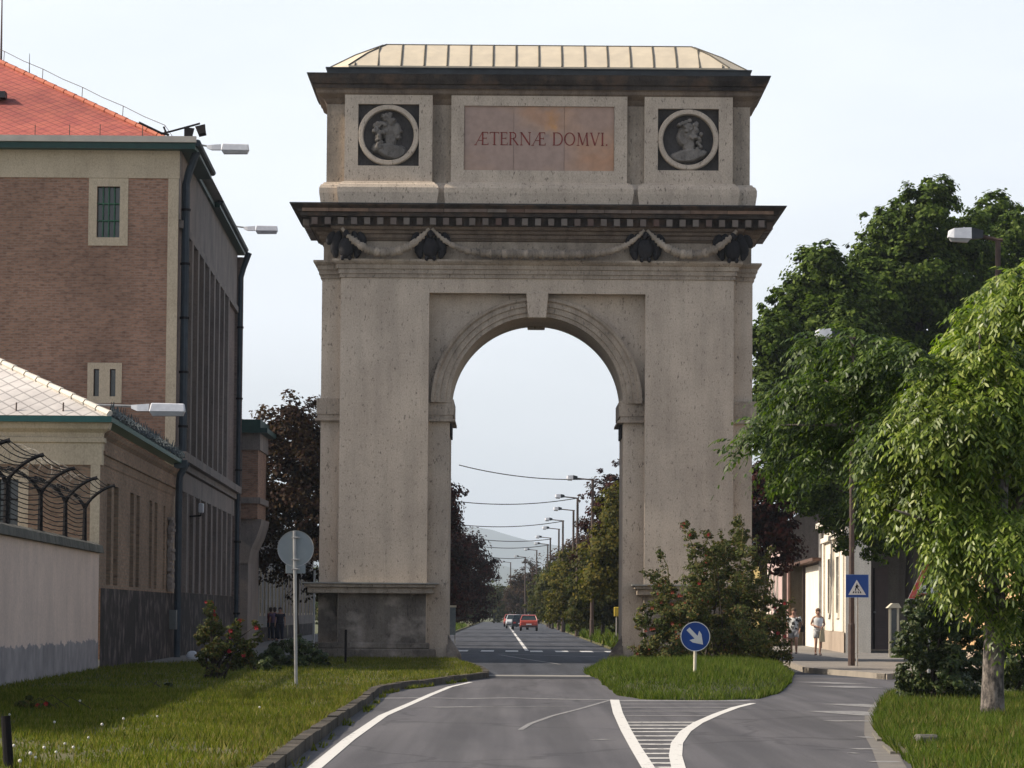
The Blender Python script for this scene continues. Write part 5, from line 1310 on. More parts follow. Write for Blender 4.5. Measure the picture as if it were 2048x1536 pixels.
# shady tree on the pavement by the people
b = A(1822, 1230, 121); b.z = .1
L = [(1600, 930, 42), (1660, 900, 55), (1740, 930, 70), (1640, 1000, 45), (1700, 1030, 50), (1780, 1010, 70), (1760, 1090, 38), (1820, 940, 70), (1720, 850, 55), (1560, 980, 30), (1850, 1060, 60), (1690, 1085, 24), (1580, 880, 30), (1590, 935, 40), (1555, 900, 26), (1612, 1000, 34), (1655, 1045, 24), (1730, 1065, 26), (1540, 945, 20)]
tree('pavement_tree', 'shady small leaved tree on the pavement, its low branches over the white house', tuple(b), pxblobs(121, L, b, 2.0, 31), 56000, .12, 'leafgreen', 31, None, .16, h0=4.9, sub=70, cr=.32, shell=.25, asp=.6, droop=.5)

# street trees beyond the arch
AV = [ # name, label, Y, X, top, bottom, radius, mat, n
 ('plum_tree', 'dark red leaved plum tree left of the arch behind the round sign', 158, -9.4, 11.2, 2.0, 3.6, 'leafbrown', 34000),
 ('plum_tree', 'dark red plum tree close behind the left pier, seen just inside the opening', 174, -5.25, 10.2, 1.2, 2.9, 'leafplum', 26000),
 ('plum_tree', 'tallest dark plum tree in the left row seen through the opening', 200, -5.2, 10.4, 1.0, 2.9, 'leafplum', 22000),
 ('plum_tree', 'dark plum tree, third of the left row seen through the opening', 240, -5.0, 8.0, 1.0, 3.3, 'leafplum', 20000),
 ('plum_tree', 'reddest plum tree leaning over the left kerb, rounded crown', 285, -4.9, 8.6, 1.0, 4.3, 'leafplum', 26000),
 ('plum_tree', 'last dark plum tree at the far end of the left row', 345, -5.6, 8.2, .6, 4.3, 'leafplum', 16000),
 ('plum_tree', 'narrow dark maroon tree between the right pier and the pink gabled house', 150, 10.7, 8.2, 3.4, 1.7, 'leafplum', 14000),
 ('plum_tree', 'bronze red tree behind the first street lamp right of the far road', 225, 7.1, 11.0, 3.0, 3.1, 'leafplum', 22000),
 ('plum_tree', 'reddish tree behind the third and fourth lamps of the far road', 310, 8.0, 9.8, 1.0, 3.7, 'leafbrown', 20000),
 ('plum_tree', 'small reddish tree at the far end of the lamp row', 420, 6.8, 9.6, .5, 4.0, 'leafbrown', 14000),
 ('plum_tree', 'farthest reddish tree closing the road behind the cars', 540, 3.4, 8.8, .5, 4.8, 'leafbrown', 14000),
 ('maple_tree', 'yellowing green maple beside the right pier of the arch', 186, 6.2, 8.1, 1.6, 2.7, 'leafyellow', 24000),
 ('maple_tree', 'low olive tree with bronze shade in front of the right lamps', 212, 5.5, 5.6, .4, 2.4, 'leafolive', 18000),
 ('maple_tree', 'low round yellow green tree behind the olive one', 252, 4.9, 6.0, .3, 2.8, 'leafyellow', 18000),
 ('maple_tree', 'low green tree beside the red car', 305, 4.6, 6.6, .4, 2.8, 'leafolive', 16000),
 ('maple_tree', 'bushy olive tree reaching down to the kerb behind the red car', 370, 4.4, 6.6, .4, 3.2, 'leafolive', 14000),
 ('maple_tree', 'olive tree at the bend in the middle of the far road', 570, -2.6, 5.8, .3, 3.6, 'leafolive', 12000),
 ('maple_tree', 'olive tree at the bend right of the cars', 600, 3.2, 7.0, .3, 4.2, 'leafolive', 12000),
 ('maple_tree', 'small olive tree on the left at the bend of the far road', 480, -6.2, 4.8, .3, 3.0, 'leafolive', 12000)]
for i, (nm, lab, Y, X, zt_, zb, R_, mt_, n) in enumerate(AV):
    bl = rblobs(100+i, R_, zb+R_*.35, zt_-R_*.35, 8)
    tree(nm, lab, (X, Y, 0), bl, n, .13+.0003*Y, mt_, 200+i, 'street trees beyond the arch', .13, sub=44, cr=.3, shell=.35, asp=.75)
# dark screen of far woodland so that no bare horizon shows between trees
rs = np.random.RandomState(77); bl = []
for i in range(60):
    x = -90+i*3.3; 
    bl.append((x, 660+rs.rand()*30, 3.0+rs.rand()*2, 3.5+rs.rand()*1.5))
bl += [(-70+rs.rand()*48, 420+rs.rand()*150, 3, 5) for i in range(16)]+[(12+rs.rand()*70, 300+rs.rand()*250, 4, 5) for i in range(26)]
o_ = leafcloud('far_woodland', bl, 26000, .75, M['leafolive'], None, 78, sub=10, cr=.5, shell=.3, asp=.8); tag(o_, 'distant mass of trees closing the view at the end of the road', 'woodland', kind='stuff')
# near right-hand hedge and shrubs
def bush(name, label, L, n, size, mat, seed, base, group=None, extra=None, stems=9, sr=1, **k):
    t_ = thing(name, label, 'bush', base, group)
    rsb = random.Random(seed); mb = MB()
    for q in L[:stems+6]:
        c = Vector(q[:3]); b_ = Vector(base)+Vector((rsb.uniform(-.3, .3), rsb.uniform(-.3, .3), 0)); mb.tube([b_, b_.lerp(c, .5)+Vector((0, 0, .2)), c], [.03*sr, .018*sr, .006*sr], 4)
    mb.build('stems', M['darkbark'], t_)
    leafcloud('foliage', L, n, size, M[mat], t_, seed, **k)
    return t_
def wblobs(Y, L, dy, seed):
    rs_ = random.Random(seed); out = []
    for u, v, rp_ in L:
        y = Y+rs_.uniform(-dy, dy); p = A(u, v, y); out.append((p.x, p.y, p.z, rp_*y/FPX))
    return out
g = G(1850, 1415); L = wblobs(63.5, [(1835, 1215, 28), (1820, 1290, 30), (1835, 1250, 36), (1850, 1300, 46), (1830, 1345, 36), (1875, 1240, 40), (1900, 1290, 50), (1890, 1350, 52), (1860, 1390, 36), (1930, 1240, 42), (1945, 1310, 52), (1925, 1380, 40), (1820, 1385, 22), (1805, 1362, 16), (1905, 1205, 30), (1855, 1208, 24)], .7, 41)
bush('laurel_bush', 'dense dark green bush left of the mottled tree trunk', L, 34000, .07, 'leafdark', 41, (A(1880, 1300, 63.5).x, 63.5, .12), sub=60, cr=.25, shell=.6, asp=.55, k=6)
L = wblobs(69, [(2010, 1250, 44), (2040, 1310, 50), (2000, 1320, 40), (2055, 1240, 40), (2020, 1370, 40), (2070, 1370, 50), (2090, 1290, 50)], .7, 42)
bush('laurel_bush', 'dark green bush right of the mottled tree trunk, cut by the picture edge', L, 15000, .075, 'leafdark', 42, (10.0, 69, .12), sub=50, cr=.28, shell=.6, asp=.55, k=6)
L = wblobs(64, [(1830, 1402, 14), (1850, 1412, 16), (1880, 1418, 14), (1810, 1388, 10)], .3, 43)
g = G(1776, 1322); L = [(g.x+.3+i*.35, g.y-1.2+.2*(i % 2), .2, .28) for i in range(5)]
bush('ground_shrub', 'low green plants at the pavement edge before the notice board', L, 3500, .09, 'leafgreen', 44, (g.x+1, g.y-1.2, .1), sub=10, cr=.5)

# rose bush in front of the right pier
GRL = [(1320, 1240, 44), (1300, 1300, 34), (1360, 1300, 50), (1345, 1225, 36), (1385, 1215, 50), (1400, 1150, 40), (1330, 1180, 24), (1430, 1110, 26), (1455, 1160, 48), (1460, 1100, 28), (1440, 1220, 60), (1430, 1290, 56), (1510, 1190, 42), (1500, 1250, 62),
       (1490, 1310, 56), (1550, 1250, 30), (1545, 1300, 38), (1555, 1345, 26), (1280, 1245, 14), (1395, 1100, 16), (1385, 1070, 12), (1480, 1075, 22), (1500, 1120, 22), (1310, 1150, 12), (1320, 1110, 9), (1475, 1045, 12), (1560, 1215, 16), (1370, 1050, 9), (1415, 1070, 10)]
L = wblobs(98, GRL, 2.2, 51)
rose = bush('rose_bush', 'huge straggling rose bush with reddish leaves before the right pier of the arch', L, 62000, .08, 'leafrose', 51, (5.6, 98, .3), sub=44, cr=.3, shell=.35, asp=.6)
rsr = random.Random(6)
def roses(parent, L, n, size, nm='rose', mat='petal'):
    mb = MB()
    for k in range(n):
        q = L[rsr.randrange(len(L))]; d = Vector((rsr.gauss(0, 1), -abs(rsr.gauss(0, 1)), rsr.gauss(.2, 1))).normalized()*q[3]*rsr.uniform(.75, 1.02); c = Vector(q[:3])+d; s_ = size*rsr.uniform(.6, 1.2)
        for j in range(5):
            a = j*1.26; mb.add([c, c+Vector((math.cos(a), -.3, math.sin(a)))*s_, c+Vector((math.cos(a+.9), -.5, math.sin(a+.9)))*s_*1.1], [(0, 1, 2)])
    return mb
roses(rose, L[:7], 60, .05).build('hips', M['hip'], rose)
roses(rose, L, 20, .045).build('blossoms', M['petal'], rose)
# arching shoots
mb = MB(); shoots = []
for u0, v0, u1, v1 in ((1400, 1180, 1365, 1048), (1450, 1150, 1440, 1062), (1480, 1120, 1478, 1030), (1340, 1200, 1318, 1098), (1330, 1190, 1285, 1140), (1520, 1150, 1545, 1095), (1430, 1170, 1405, 1060), (1500, 1160, 1512, 1075), (1555, 1240, 1585, 1200)):
    a, b = A(u0, v0, 97.5), A(u1, v1, 97); m_ = a.lerp(b, .55)+Vector((.1, 0, .15)); mb.tube([a, m_, b], [.02, .014, .006], 4)
    for t in np.linspace(.1, 1, 9): shoots.append((*(a.lerp(b, t)), .13*(1.2-t*.6)))
mb.build('shoots', M['stalk'], rose)
leafcloud('shoot_leaves', shoots, 2600, .08, M['leafrose'], rose, 52, sub=6, cr=.8, shell=.2)

# roses and shrubs on the left lawn
L = wblobs(77, [(420, 1225, 15), (425, 1255, 22), (405, 1270, 22), (440, 1290, 30), (470, 1270, 20), (450, 1315, 32), (480, 1300, 26), (415, 1310, 24), (435, 1345, 22), (500, 1290, 14), (514, 1250, 10), (516, 1275, 11), (418, 1205, 8), (478, 1245, 10), (500, 1320, 14)], .5, 61)
r2 = bush('rose_bush', 'red flowering rose bush on the lawn before the low brick wing', L, 13000, .06, 'leafrose', 61, (G(435, 1368).x, 77, .13), sub=22, cr=.34, shell=.3, asp=.6)
roses(r2, [q for q in L], 16, .045).build('blossoms', M['petal'], r2)
L = wblobs(96, [(560, 1300, 20), (590, 1290, 22), (615, 1305, 20), (600, 1325, 22), (640, 1315, 16), (540, 1318, 18), (570, 1330, 20), (650, 1330, 12)], 1.2, 62)
bush('ground_shrub', 'low dark spreading shrub at the foot of the left pier', L, 9000, .085, 'leafdark', 62, (G(600, 1342).x, 96, .13), sub=20, cr=.4, shell=.4)
L = wblobs(88, [(505, 1318, 14), (530, 1330, 15), (480, 1338, 14), (550, 1340, 12)], .6, 65)
bush('ground_shrub', 'small dark shrub between the red rose and the round sign post', L, 4000, .08, 'leafdark', 65, (G(515, 1352).x, 88, .13), sub=16, cr=.4, shell=.4)
L = wblobs(52, [(55, 1412, 18), (88, 1420, 16), (30, 1425, 14), (75, 1440, 18), (100, 1445, 10)], .3, 63)
r3 = bush('rose_bush', 'low straggly rose bush in the shade at the picture edge', L, 7000, .045, 'leafrose', 63, (G(70, 1462).x, 52, .13), sr=.25, sub=14, cr=.4, shell=.3)
roses(r3, L, 8, .035).build('blossoms', M['petal'], r3)
L = wblobs(66, [(265, 1385, 12), (290, 1392, 14), (320, 1388, 10), (335, 1375, 9)], .3, 64)
bush('ground_shrub', 'small dark weed clump in the middle of the lawn', L, 3600, .05, 'leafdark', 64, (G(290, 1405).x, 66, .13), sr=.25, sub=12, cr=.4, shell=.3)

# ---- the near tree with long compound leaves
def sprays(name, blobs, n, mat, parent, seed, L_=.50, lw=.04, ll=.135, pairs=6, origin=None):
    rs = np.random.RandomState(seed); P, Nn, _ = crownpts(blobs, n, seed, 80, .28, .4); m_ = len(P)
    o_ = np.array(origin); out = P-o_; out[:, 2] *= .2; out /= np.linalg.norm(out, axis=1)[:, None]+1e-6
    d = out*.8+.75*rdir(rs, m_)+Nn*.35; d[:, 2] *= .55; d[:, 2] += .05; d /= np.linalg.norm(d, axis=1)[:, None]
    Ls = L_*(.6+.6*rs.rand(m_)); sag = .35+.5*rs.rand(m_)
    side = np.cross(d, np.array([0, 0, 1.0])); side /= np.linalg.norm(side, axis=1)[:, None]+1e-6
    Cs = []; As = []; Ws = []
    for i in range(pairs+1):
        t = (i+.8)/(pairs+.8)
        c = P+d*(Ls*t)[:, None]; c[:, 2] -= Ls*sag*t*t
        tan = d.copy(); tan[:, 2] -= 2*sag*t; tan /= np.linalg.norm(tan, axis=1)[:, None]
        for sg in ((1, -1) if i < pairs else (0,)):
            a = side*sg*(.75 if sg else 0)+tan*(.55 if sg else 1)+.22*rdir(rs, m_); a[:, 2] -= .35+.2*rs.rand(m_); a /= np.linalg.norm(a, axis=1)[:, None]
            nrm = np.cross(tan, side)+.5*rdir(rs, m_); w_ = np.cross(a, nrm); w_ /= np.linalg.norm(w_, axis=1)[:, None]+1e-6
            s_ = (ll*(.75+.5*rs.rand(m_))*(1-.25*abs(t-.5)))[:, None]
            Cs.append(c+a*s_*.5); As.append(a*s_*.5); Ws.append(w_*lw*.5*(.8+.4*rs.rand(m_))[:, None])
    V = leafV(np.concatenate(Cs), np.concatenate(As), np.concatenate(Ws), 6)
    return npmesh(name, V, 6, mat, parent)
tb_ = G(1985, 1427, .12)
nt_ = thing('walnut_tree', 'near tree with a mottled trunk and drooping bright green compound leaves', 'tree', tuple(tb_))
mb = MB(); ty = tb_.y; P_ = lambda u, v, dy=0: A(u, v, ty+dy)
tr_pts = [tb_-Vector((0, 0, .1)), P_(1985, 1412), P_(1986, 1350), P_(1990, 1250), P_(1990, 1150), P_(1998, 1000), P_(2006, 860, .2)]
mb.tube(tr_pts, [.24, .185, .165, .16, .155, .14, .10], 14)
limbs = [((1992, 1100), (1900, 960, -1), (1800, 830, -1.4), .09), ((1995, 1060), (1940, 900, .8), (1880, 740, 1.2), .08), ((1998, 1000), (2040, 850, 0), (2080, 660, .3), .09), ((2000, 960), (1960, 800, -1), (1960, 660, -1.2), .07),
         ((1990, 1110), (1850, 930, .6), (1650, 760, .8), .08), ((1850, 930), (1740, 850, .3), (1560, 850, 0), .05), ((1992, 1090), (2060, 960, -1), (2130, 900, -1.6), .08), ((1990, 1130), (1880, 1050, -1.2), (1790, 1020, -1.8), .06), ((2000, 960), (2020, 780, 1), (2030, 600, 1.3), .07)]
for a, m_, b, r_ in limbs:
    mb.tube([P_(*a), P_(*m_), P_(*b)], [r_, r_*.65, r_*.22], 7)
mb.build('trunk', M['bark'], nt_, smooth=True)
def nb(L, dy, seed):
    return wblobs(ty, L, dy, seed)
Ld = [(1965, 665, 40), (2015, 600, 36), (2040, 590, 52), (2000, 650, 55), (2060, 700, 60), (1945, 700, 48), (1990, 760, 70), (1900, 770, 50), (1930, 850, 75), (2030, 860, 80), (1860, 860, 60), (1820, 940, 64), (1900, 960, 80), (1990, 980, 80), (2070, 980, 70), (1805, 985, 40), (1890, 1000, 52),
      (1935, 1050, 60), (2010, 1065, 50), (1815, 1012, 26), (1930, 1112, 30), (1915, 1085, 36), (1785, 920, 30), (2060, 1110, 40), (2090, 800, 70), (1960, 1115, 26), (2045, 1150, 24), (1925, 1175, 18), (1870, 800, 40)]
sprays('crown', nb(Ld, 1.6, 71), 6000, M['leafbright'], nt_, 71, origin=tuple(P_(1995, 1000)))
Ls_ = [(1640, 690, 24), (1700, 680, 26), (1670, 730, 30), (1620, 760, 26), (1740, 740, 34), (1790, 700, 28), (1810, 760, 36), (1740, 810, 34), (1570, 800, 20), (1545, 840, 18), (1600, 860, 24), (1530, 880, 16), (1500, 870, 14), (1655, 850, 30), (1700, 890, 30), (1480, 905, 12),
       (1560, 920, 16), (1640, 920, 22), (1590, 940, 18), (1770, 880, 40), (1820, 830, 30), (1850, 720, 22), (1680, 790, 30), (1525, 830, 12)]
sprays('side_branch_leaves', nb(Ls_, 1.1, 72), 900, leafmat('shaded_compound_leaf', [(.022, .042, .008), (.04, .07, .012), (.07, .105, .02), (.13, .17, .04)], .4, .45, .25), nt_, 72, L_=.5, ll=.12, origin=tuple(P_(1900, 900)))
Lh = [(2030, 1200, 12), (2035, 1240, 12), (2000, 1200, 10), (1975, 1180, 12), (1915, 1150, 10), (1945, 1165, 12), (1895, 1120, 10), (2000, 1240, 8)]
sprays('hanging_leaves', nb(Lh, .9, 73), 210, M['leafbright'], nt_, 73, L_=.45, origin=tuple(P_(1985, 1000)))

# ================================================================== STREET LAMPS, SIGNS, POSTS
def street_lamp(base, h, armL, label, group, head=.58, rot=0, r_=.085):
    t_ = thing('street_lamp', label, 'street lamp', base, group); b = Vector(base); X = Vector((-1, 0, 0))
    MB().tube([b, b+Vector((0, 0, 1.2)), b+Vector((0, 0, 1.25)), b+Vector((0, 0, h-.1))], [r_*1.25, r_*1.2, r_, r_*.72], 9).build('pole', M['rust'], t_)
    t = b+Vector((0, 0, h-.08)); MB().tube([t+Vector((.1, 0, 0)), t, t+X*(armL-.1)+Vector((0, 0, .09))], .045, 6).build('arm', M['rust'], t_)
    o_ = t+X*armL+Vector((0, 0, .08)); Q = lambda a, y, z: tuple(o_+X*a+Vector((0, y, z)))
    MB().loft([[Q(-.16, -.1, -.04), Q(-.16, .1, -.04), Q(-.16, .08, .13), Q(-.16, -.08, .13)], [Q(.1, -.14, -.07), Q(.1, .14, -.07), Q(.1, .11, .19), Q(.1, -.11, .19)]]).build('gear_housing', M['lead'], t_)
    MB().loft([[Q(.103, -.15, -.06), Q(.103, .15, -.06), Q(.103, .12, .19), Q(.103, -.12, .19)], [Q(head*.8, -.15, -.05), Q(head*.8, .15, -.05), Q(head*.78, .12, .17), Q(head*.78, -.12, .17)], [Q(head, -.1, -.03), Q(head, .1, -.03), Q(head-.02, .07, .12), Q(head-.02, -.07, .12)]]).build('hood', M['lamphood'], t_)
    MB().loft([[Q(.12, -.13, -.062), Q(.12, .13, -.062), Q(.18, .08, -.14), Q(.18, -.08, -.14)], [Q(head-.03, -.1, -.045), Q(head-.03, .1, -.045), Q(head-.08, .06, -.12), Q(head-.08, -.06, -.12)]]).build('lens', M['lens'], t_)
    return t_
p = A(1996, 482, 79); street_lamp((p.x, 79, .1), p.z, .5, 'street lamp towering behind the leafy near tree, grey hooded head', 'street lamps on the right', .62)
p = A(1704, 679, 105); street_lamp((p.x, 105, .13), p.z, .5, 'street lamp on whose pole the blue crossing sign hangs', 'street lamps on the right', .6)
LP = [(1187, 957), (1157, 994), (1149, 1019), (1128, 1040), (1120, 1057), (1103, 1075), (1098, 1088), (1076, 1100), (1053, 1114), (1024, 1125)]
ORD = ['nearest and tallest looking', 'second', 'third', 'fourth', 'fifth', 'sixth', 'seventh', 'eighth', 'ninth', 'tenth and farthest']
lamp0 = None; lamps = []
for (u, v), w_ in zip(LP, ORD):
    Y = 7.9*FPX/(1226-v+.6); X = (u-1024)/FPX*Y; lab = w_+' of the street lamps receding along the road through the arch'
    if lamp0 is None: lamp0 = street_lamp((X, Y, .05), 9.45, 1.05, lab, 'street lamps beyond the arch', .5, r_=.11); lamps.append((X, Y))
    else: copy_tree(lamp0, (X, Y, .05), label=lab); lamps.append((X, Y))
def cable(pts, label, r_=.02, n=14, sag=.3):
    a, b = Vector(pts[0]), Vector(pts[1]); P = [a.lerp(b, i/n)-Vector((0, 0, sag*4*(i/n)*(1-i/n))) for i in range(n+1)]
    tag(MB().tube(P, r_, 4).build('overhead_cable', M['black']), label, 'cable', 'cables over the far road')
for (u0, v0, u1, v1), i, lab in (((918, 930, 1187, 958), 0, 'uppermost cable sloping down to the nearest lamp pole'), ((915, 1003, 1157, 996), 1, 'nearly level cable tied to the second lamp pole'), ((925, 1050, 1128, 1042), 3, 'thin cable above the hill tied to the fourth lamp pole'),
                               ((940, 1076, 1103, 1078), 5, 'cable crossing the hill at the sixth lamp pole'), ((955, 1092, 1098, 1090), 6, 'lower cable crossing the hill at the seventh lamp pole'), ((960, 1110, 1053, 1115), 8, 'lowest cable, at the ninth lamp pole')):
    Y = lamps[i][1]; cable((A(u0, v0, Y), A(u1, v1, Y)), lab, .014+.00006*Y)
a, b = A(470, 828, 150), A(575, 858, 165); cable((a, b), 'cable from the brick block into the red leaved tree', .018)

def pole(mb, b, h, r_=.03, lean=0): return mb.tube([b, b+Vector((lean, 0, h))], r_, 10)
def disc(mb, c, r_, y0, y1, n=40): return mb.yprism([(c.x+r_*math.cos(2*PI*i/n), c.z+r_*math.sin(2*PI*i/n)) for i in range(n)], y0, y1)
# round sign seen from behind
b = G(592, 1369, .13); Ys = b.y; t_ = thing('round_road_sign', 'grey back of a round road sign with a small plate on a steel post', 'road sign', tuple(b))
top = A(589, 1062, Ys); MB().tube([b, Vector((top.x, Ys, top.z))], .034, 12).build('post', M['galv'], t_)
c = A(591, 1097, Ys); mb = disc(MB(), c, 36*Ys/FPX, Ys+.04, Ys+.052); mb.build('disc', M['signback'], t_)
n = 40; R1 = 36*Ys/FPX; rings = [[(c.x+(R1+q)*math.cos(2*PI*i/n), y, c.z+(R1+q)*math.sin(2*PI*i/n)) for q, y in ((-.012, Ys+.038), (.004, Ys+.032), (.004, Ys+.056), (-.012, Ys+.053))] for i in range(n+1)]
MB().loft(rings, cap=False).build('rim', M['galv'], t_)
c2 = A(591, 1138, Ys); MB().box(c2.x-.20, c2.x+.20, Ys+.038, Ys+.05, c2.z-.09, c2.z+.09).build('plate', M['signback'], t_, bev=.004)
for v in (1075, 1119, 1138):
    q = A(591, v, Ys); mb = MB().box(q.x-.09, q.x+.09, Ys+.012, Ys+.036, q.z-.018, q.z+.018); mb.tube([(q.x-.045, Ys-.04, q.z), (q.x+.045, Ys-.04, q.z)], .018, 6); mb.build('clamp', M['galv'], t_)
# keep-right arrow sign
b = G(1389, 1352, .28); Ys = b.y; t_ = thing('arrow_sign', 'round blue sign with a white arrow pointing down right on a cream post', 'road sign', tuple(b))
c = A(1390.5, 1273, Ys); MB().tube([b-Vector((0, 0, .1)), Vector((c.x, Ys, c.z-.3)), Vector((c.x, Ys, c.z+.2))], .034, 12).build('post', M['creampost'], t_)
R1 = 28.6*Ys/FPX
dd = disc(MB(), c, R1, Ys-.055, Ys-.045).build('disc', M['blue'], t_)
rings = [[(c.x+q*math.cos(2*PI*i/48), y, c.z+q*math.sin(2*PI*i/48)) for q, y in ((R1-.006, Ys-.058), (R1+.010, Ys-.058), (R1+.010, Ys-.04), (R1-.006, Ys-.04))] for i in range(49)]
MB().loft(rings, cap=False).build('rim', M['signwhite'], t_)
k = 1/28.5*R1; ca = math.radians(-46); ux, uz = math.cos(ca), math.sin(ca); ar = [(-22, 3.6), (2, 4.2), (-3.5, 13), (4, 12.4), (22, 0), (4, -12.4), (-3.5, -13), (2, -4.2), (-22, -3.6)]
ar = [(-21, 4), (3, 4.5), (-2, 13.5), (5.5, 12), (22, 0), (5.5, -12), (-2, -13.5), (3, -4.5), (-21, -4)]
mb = MB()
W2 = lambda a, s_: (c.x+(a*ux-s_*uz)*k+.0*R1, c.z+(a*uz+s_*ux)*k)
mb.yprism([W2(*q) for q in ((-21, 4), (4, 4), (4, -4), (-21, -4))], Ys-.060, Ys-.056)
mb.yprism([W2(*q) for q in ((3.99, 0), (-3, 13.5), (5, 12), (22, 0), (5, -12), (-3, -13.5))], Ys-.0605, Ys-.0562)
mb.build('arrow', M['signwhite'], dd)
# crossing sign
b = G(1714, 1337, .13); Ys = 104.3; b = Vector((A(1714, 1330, Ys).x, Ys, .13)); t_ = thing('crossing_sign', 'square blue pedestrian crossing sign on a thin grey post before the lamp pole', 'road sign', tuple(b))
MB().tube([b, Vector((b.x, Ys, A(1714, 1150, Ys).z))], .032, 10).build('post', M['galv'], t_)
c = A(1714, 1172, Ys); h = 22.2*Ys/FPX; pl = MB().box(c.x-h, c.x+h, Ys-.055, Ys-.04, c.z-h, c.z+h).build('plate', M['blue'], t_)
mb = MB()
for x0_, x1_, z0_, z1_ in ((-h-.01, h+.01, h, h+.012), (-h-.01, h+.01, -h-.012, -h), (-h-.012, -h, -h, h), (h, h+.012, -h, h)): mb.box(c.x+x0_, c.x+x1_, Ys-.058, Ys-.038, c.z+z0_, c.z+z1_)
mb.build('edge', mk('pale_blue_edge', (.2, .3, .5), None, 3, .5), t_)
f = h/24.0; T2 = lambda x, z: (c.x+x*f, c.z+z*f)
MB().yprism([T2(-19, -19), (T2(19, -19)), T2(-1, 13.5)], Ys-.0592, Ys-.0555).build('white_triangle', M['signwhite'], pl)
mb = MB(); y0_, y1_ = Ys-.063, Ys-.0595
for q in ([(-1.6, 3.6), (.2, 3.6), (.2, 5.4), (-1.6, 5.4)], [(-3.5, -4), (1.5, -4.5), (.8, 3), (-2, 3.2)], [(.8, 2.4), (4.5, -1.8), (3.6, -2.6), (.2, .8)], [(-2, 2), (-4.6, -2), (-3.8, -2.6), (-1.4, .2)],
          [(-3.5, -4), (-1.2, -4.2), (-3.4, -10.5), (-5.2, -10.2)], [(-.8, -4), (1.5, -4.4), (5.6, -9.6), (3.8, -10.6)],
          [(-10, -15.5), (-7, -15.5), (-6, -11.5), (-8.4, -11.5)], [(-4.2, -15.5), (-1.5, -15.5), (-1.6, -11.5), (-3.6, -11.5)], [(1.4, -15.5), (4, -15.5), (2.9, -11.5), (1, -11.5)], [(6.6, -15.5), (9.4, -15.5), (7.4, -11.5), (5.4, -11.5)]):
    mb.yprism([T2(*s_) for s_ in q[::-1]], y0_, y1_)
mb.build('walking_figure', M['black'], pl)
# triangular warning sign among the leaves
Ys = 67.5; cc = A(1858, 1160, Ys); b = Vector((cc.x, Ys+.05, .12)); t_ = thing('warning_sign', 'faded red and white triangular warning sign half hidden by leaves', 'road sign', tuple(b))
MB().tube([b, Vector((b.x, b.y, cc.z+.3))], .03, 10).build('post', M['galv'], t_)
f = Ys/FPX; 
def tri(k, y0, y1, mat, nm):
    pts = [(-41, -37), (41, -37), (3.5, 40), (-3.5, 40)]
    cxm = 0; czm = -11
    MB().yprism([(cc.x+(cxm+(x-cxm)*k)*f, cc.z+(czm+(z-czm)*k)*f) for x, z in pts], y0, y1).build(nm, M[mat], t_)
tri(1.03, Ys-.012, Ys-.004, 'signwhite', 'edge'); tri(1.0, Ys-.018, Ys-.013, 'signred', 'red_border'); tri(.6, Ys-.023, Ys-.0185, 'signwhite', 'white_field')
MB().yprism([(cc.x-.06, cc.z-.22), (cc.x+.02, cc.z-.22), (cc.x+.02, cc.z+.08), (cc.x-.06, cc.z+.08)], Ys-.027, Ys-.0235).build('symbol', M['black'], t_)
# notice board
Yn = G(1780, 1314, .13).y; xa, xb = A(1780, 1300, Yn).x, A(1793.5, 1300, Yn).x+.0; zt_ = A(1780, 1216, Yn).z
t_ = thing('notice_board', 'narrow cream posted notice board under a little roof at the pavement edge', 'notice board', (xa, Yn, .13))
for x in (xa, xb+.04): MB().box(x-.04, x+.04, Yn-.04, Yn+.04, .1, zt_).build('post', M['creampost'], t_)
MB().box(xa+.04, xb, Yn-.02, Yn+.5, .45, zt_-.05).build('panel', M['glass'], t_)
MB().yprism([(xa-.1, zt_), (xb+.16, zt_), (xb+.06, zt_+.17), (xa+.08, zt_+.17)], Yn-.12, Yn+.6).build('roof', M['creampost'], t_)
# other posts
b = G(691, 1328, .13); tag(pole(MB(), b, 65*b.y/FPX+.05, .035).build('stake', M['black']), 'short black stake in the grass before the left pier', 'stake')
b = Vector((A(20, 1536, 33).x, 33, .0)); tag(MB().tube([b, Vector((A(11, 1432, 33).x, 33, A(11, 1432, 33).z))], [.05, .045], 10).build('garden_stake', M['black']), 'thick black stake leaning on the lawn at the lower corner', 'stake')
Yp = 122.8; p = A(629, 1140, Yp); t_ = thing('thin_white_post', 'thin white post standing just behind the left pier', 'post', (p.x, Yp, .1))
MB().tube([(p.x, Yp, .1), (p.x, Yp, p.z)], .035, 8).build('shaft', M['white'], t_); MB().tube([(p.x, Yp, p.z-.01), (p.x, Yp, p.z+.05)], .045, 8).build('cap', M['lead'], t_)
Yk = 176; p = A(905, 1214, Yk); t_ = thing('information_board', 'grey blue board with a pale top on the left verge beyond the arch', 'sign', (p.x, Yk, .1))
MB().box(p.x-.16, p.x+.16, Yk-.04, Yk, .5, p.z-.02).build('panel', mk('grey_blue_board', (.12, .15, .17), (.2, .22, .22), 8, .6), t_); MB().box(p.x-.19, p.x+.19, Yk-.06, Yk+.03, p.z-.018, p.z+.08).build('top_bar', M['creampost'], t_)
for s_ in (-.13, .13): MB().tube([(p.x+s_, Yk+.03, .08), (p.x+s_, Yk+.03, p.z-.1)], .03, 6).build('leg', M['galv'], t_)
p = A(1233, 1225, 183); t_ = thing('yellow_box', 'small yellow box on a post on the verge right of the far road', 'box', (p.x, 183, .1))
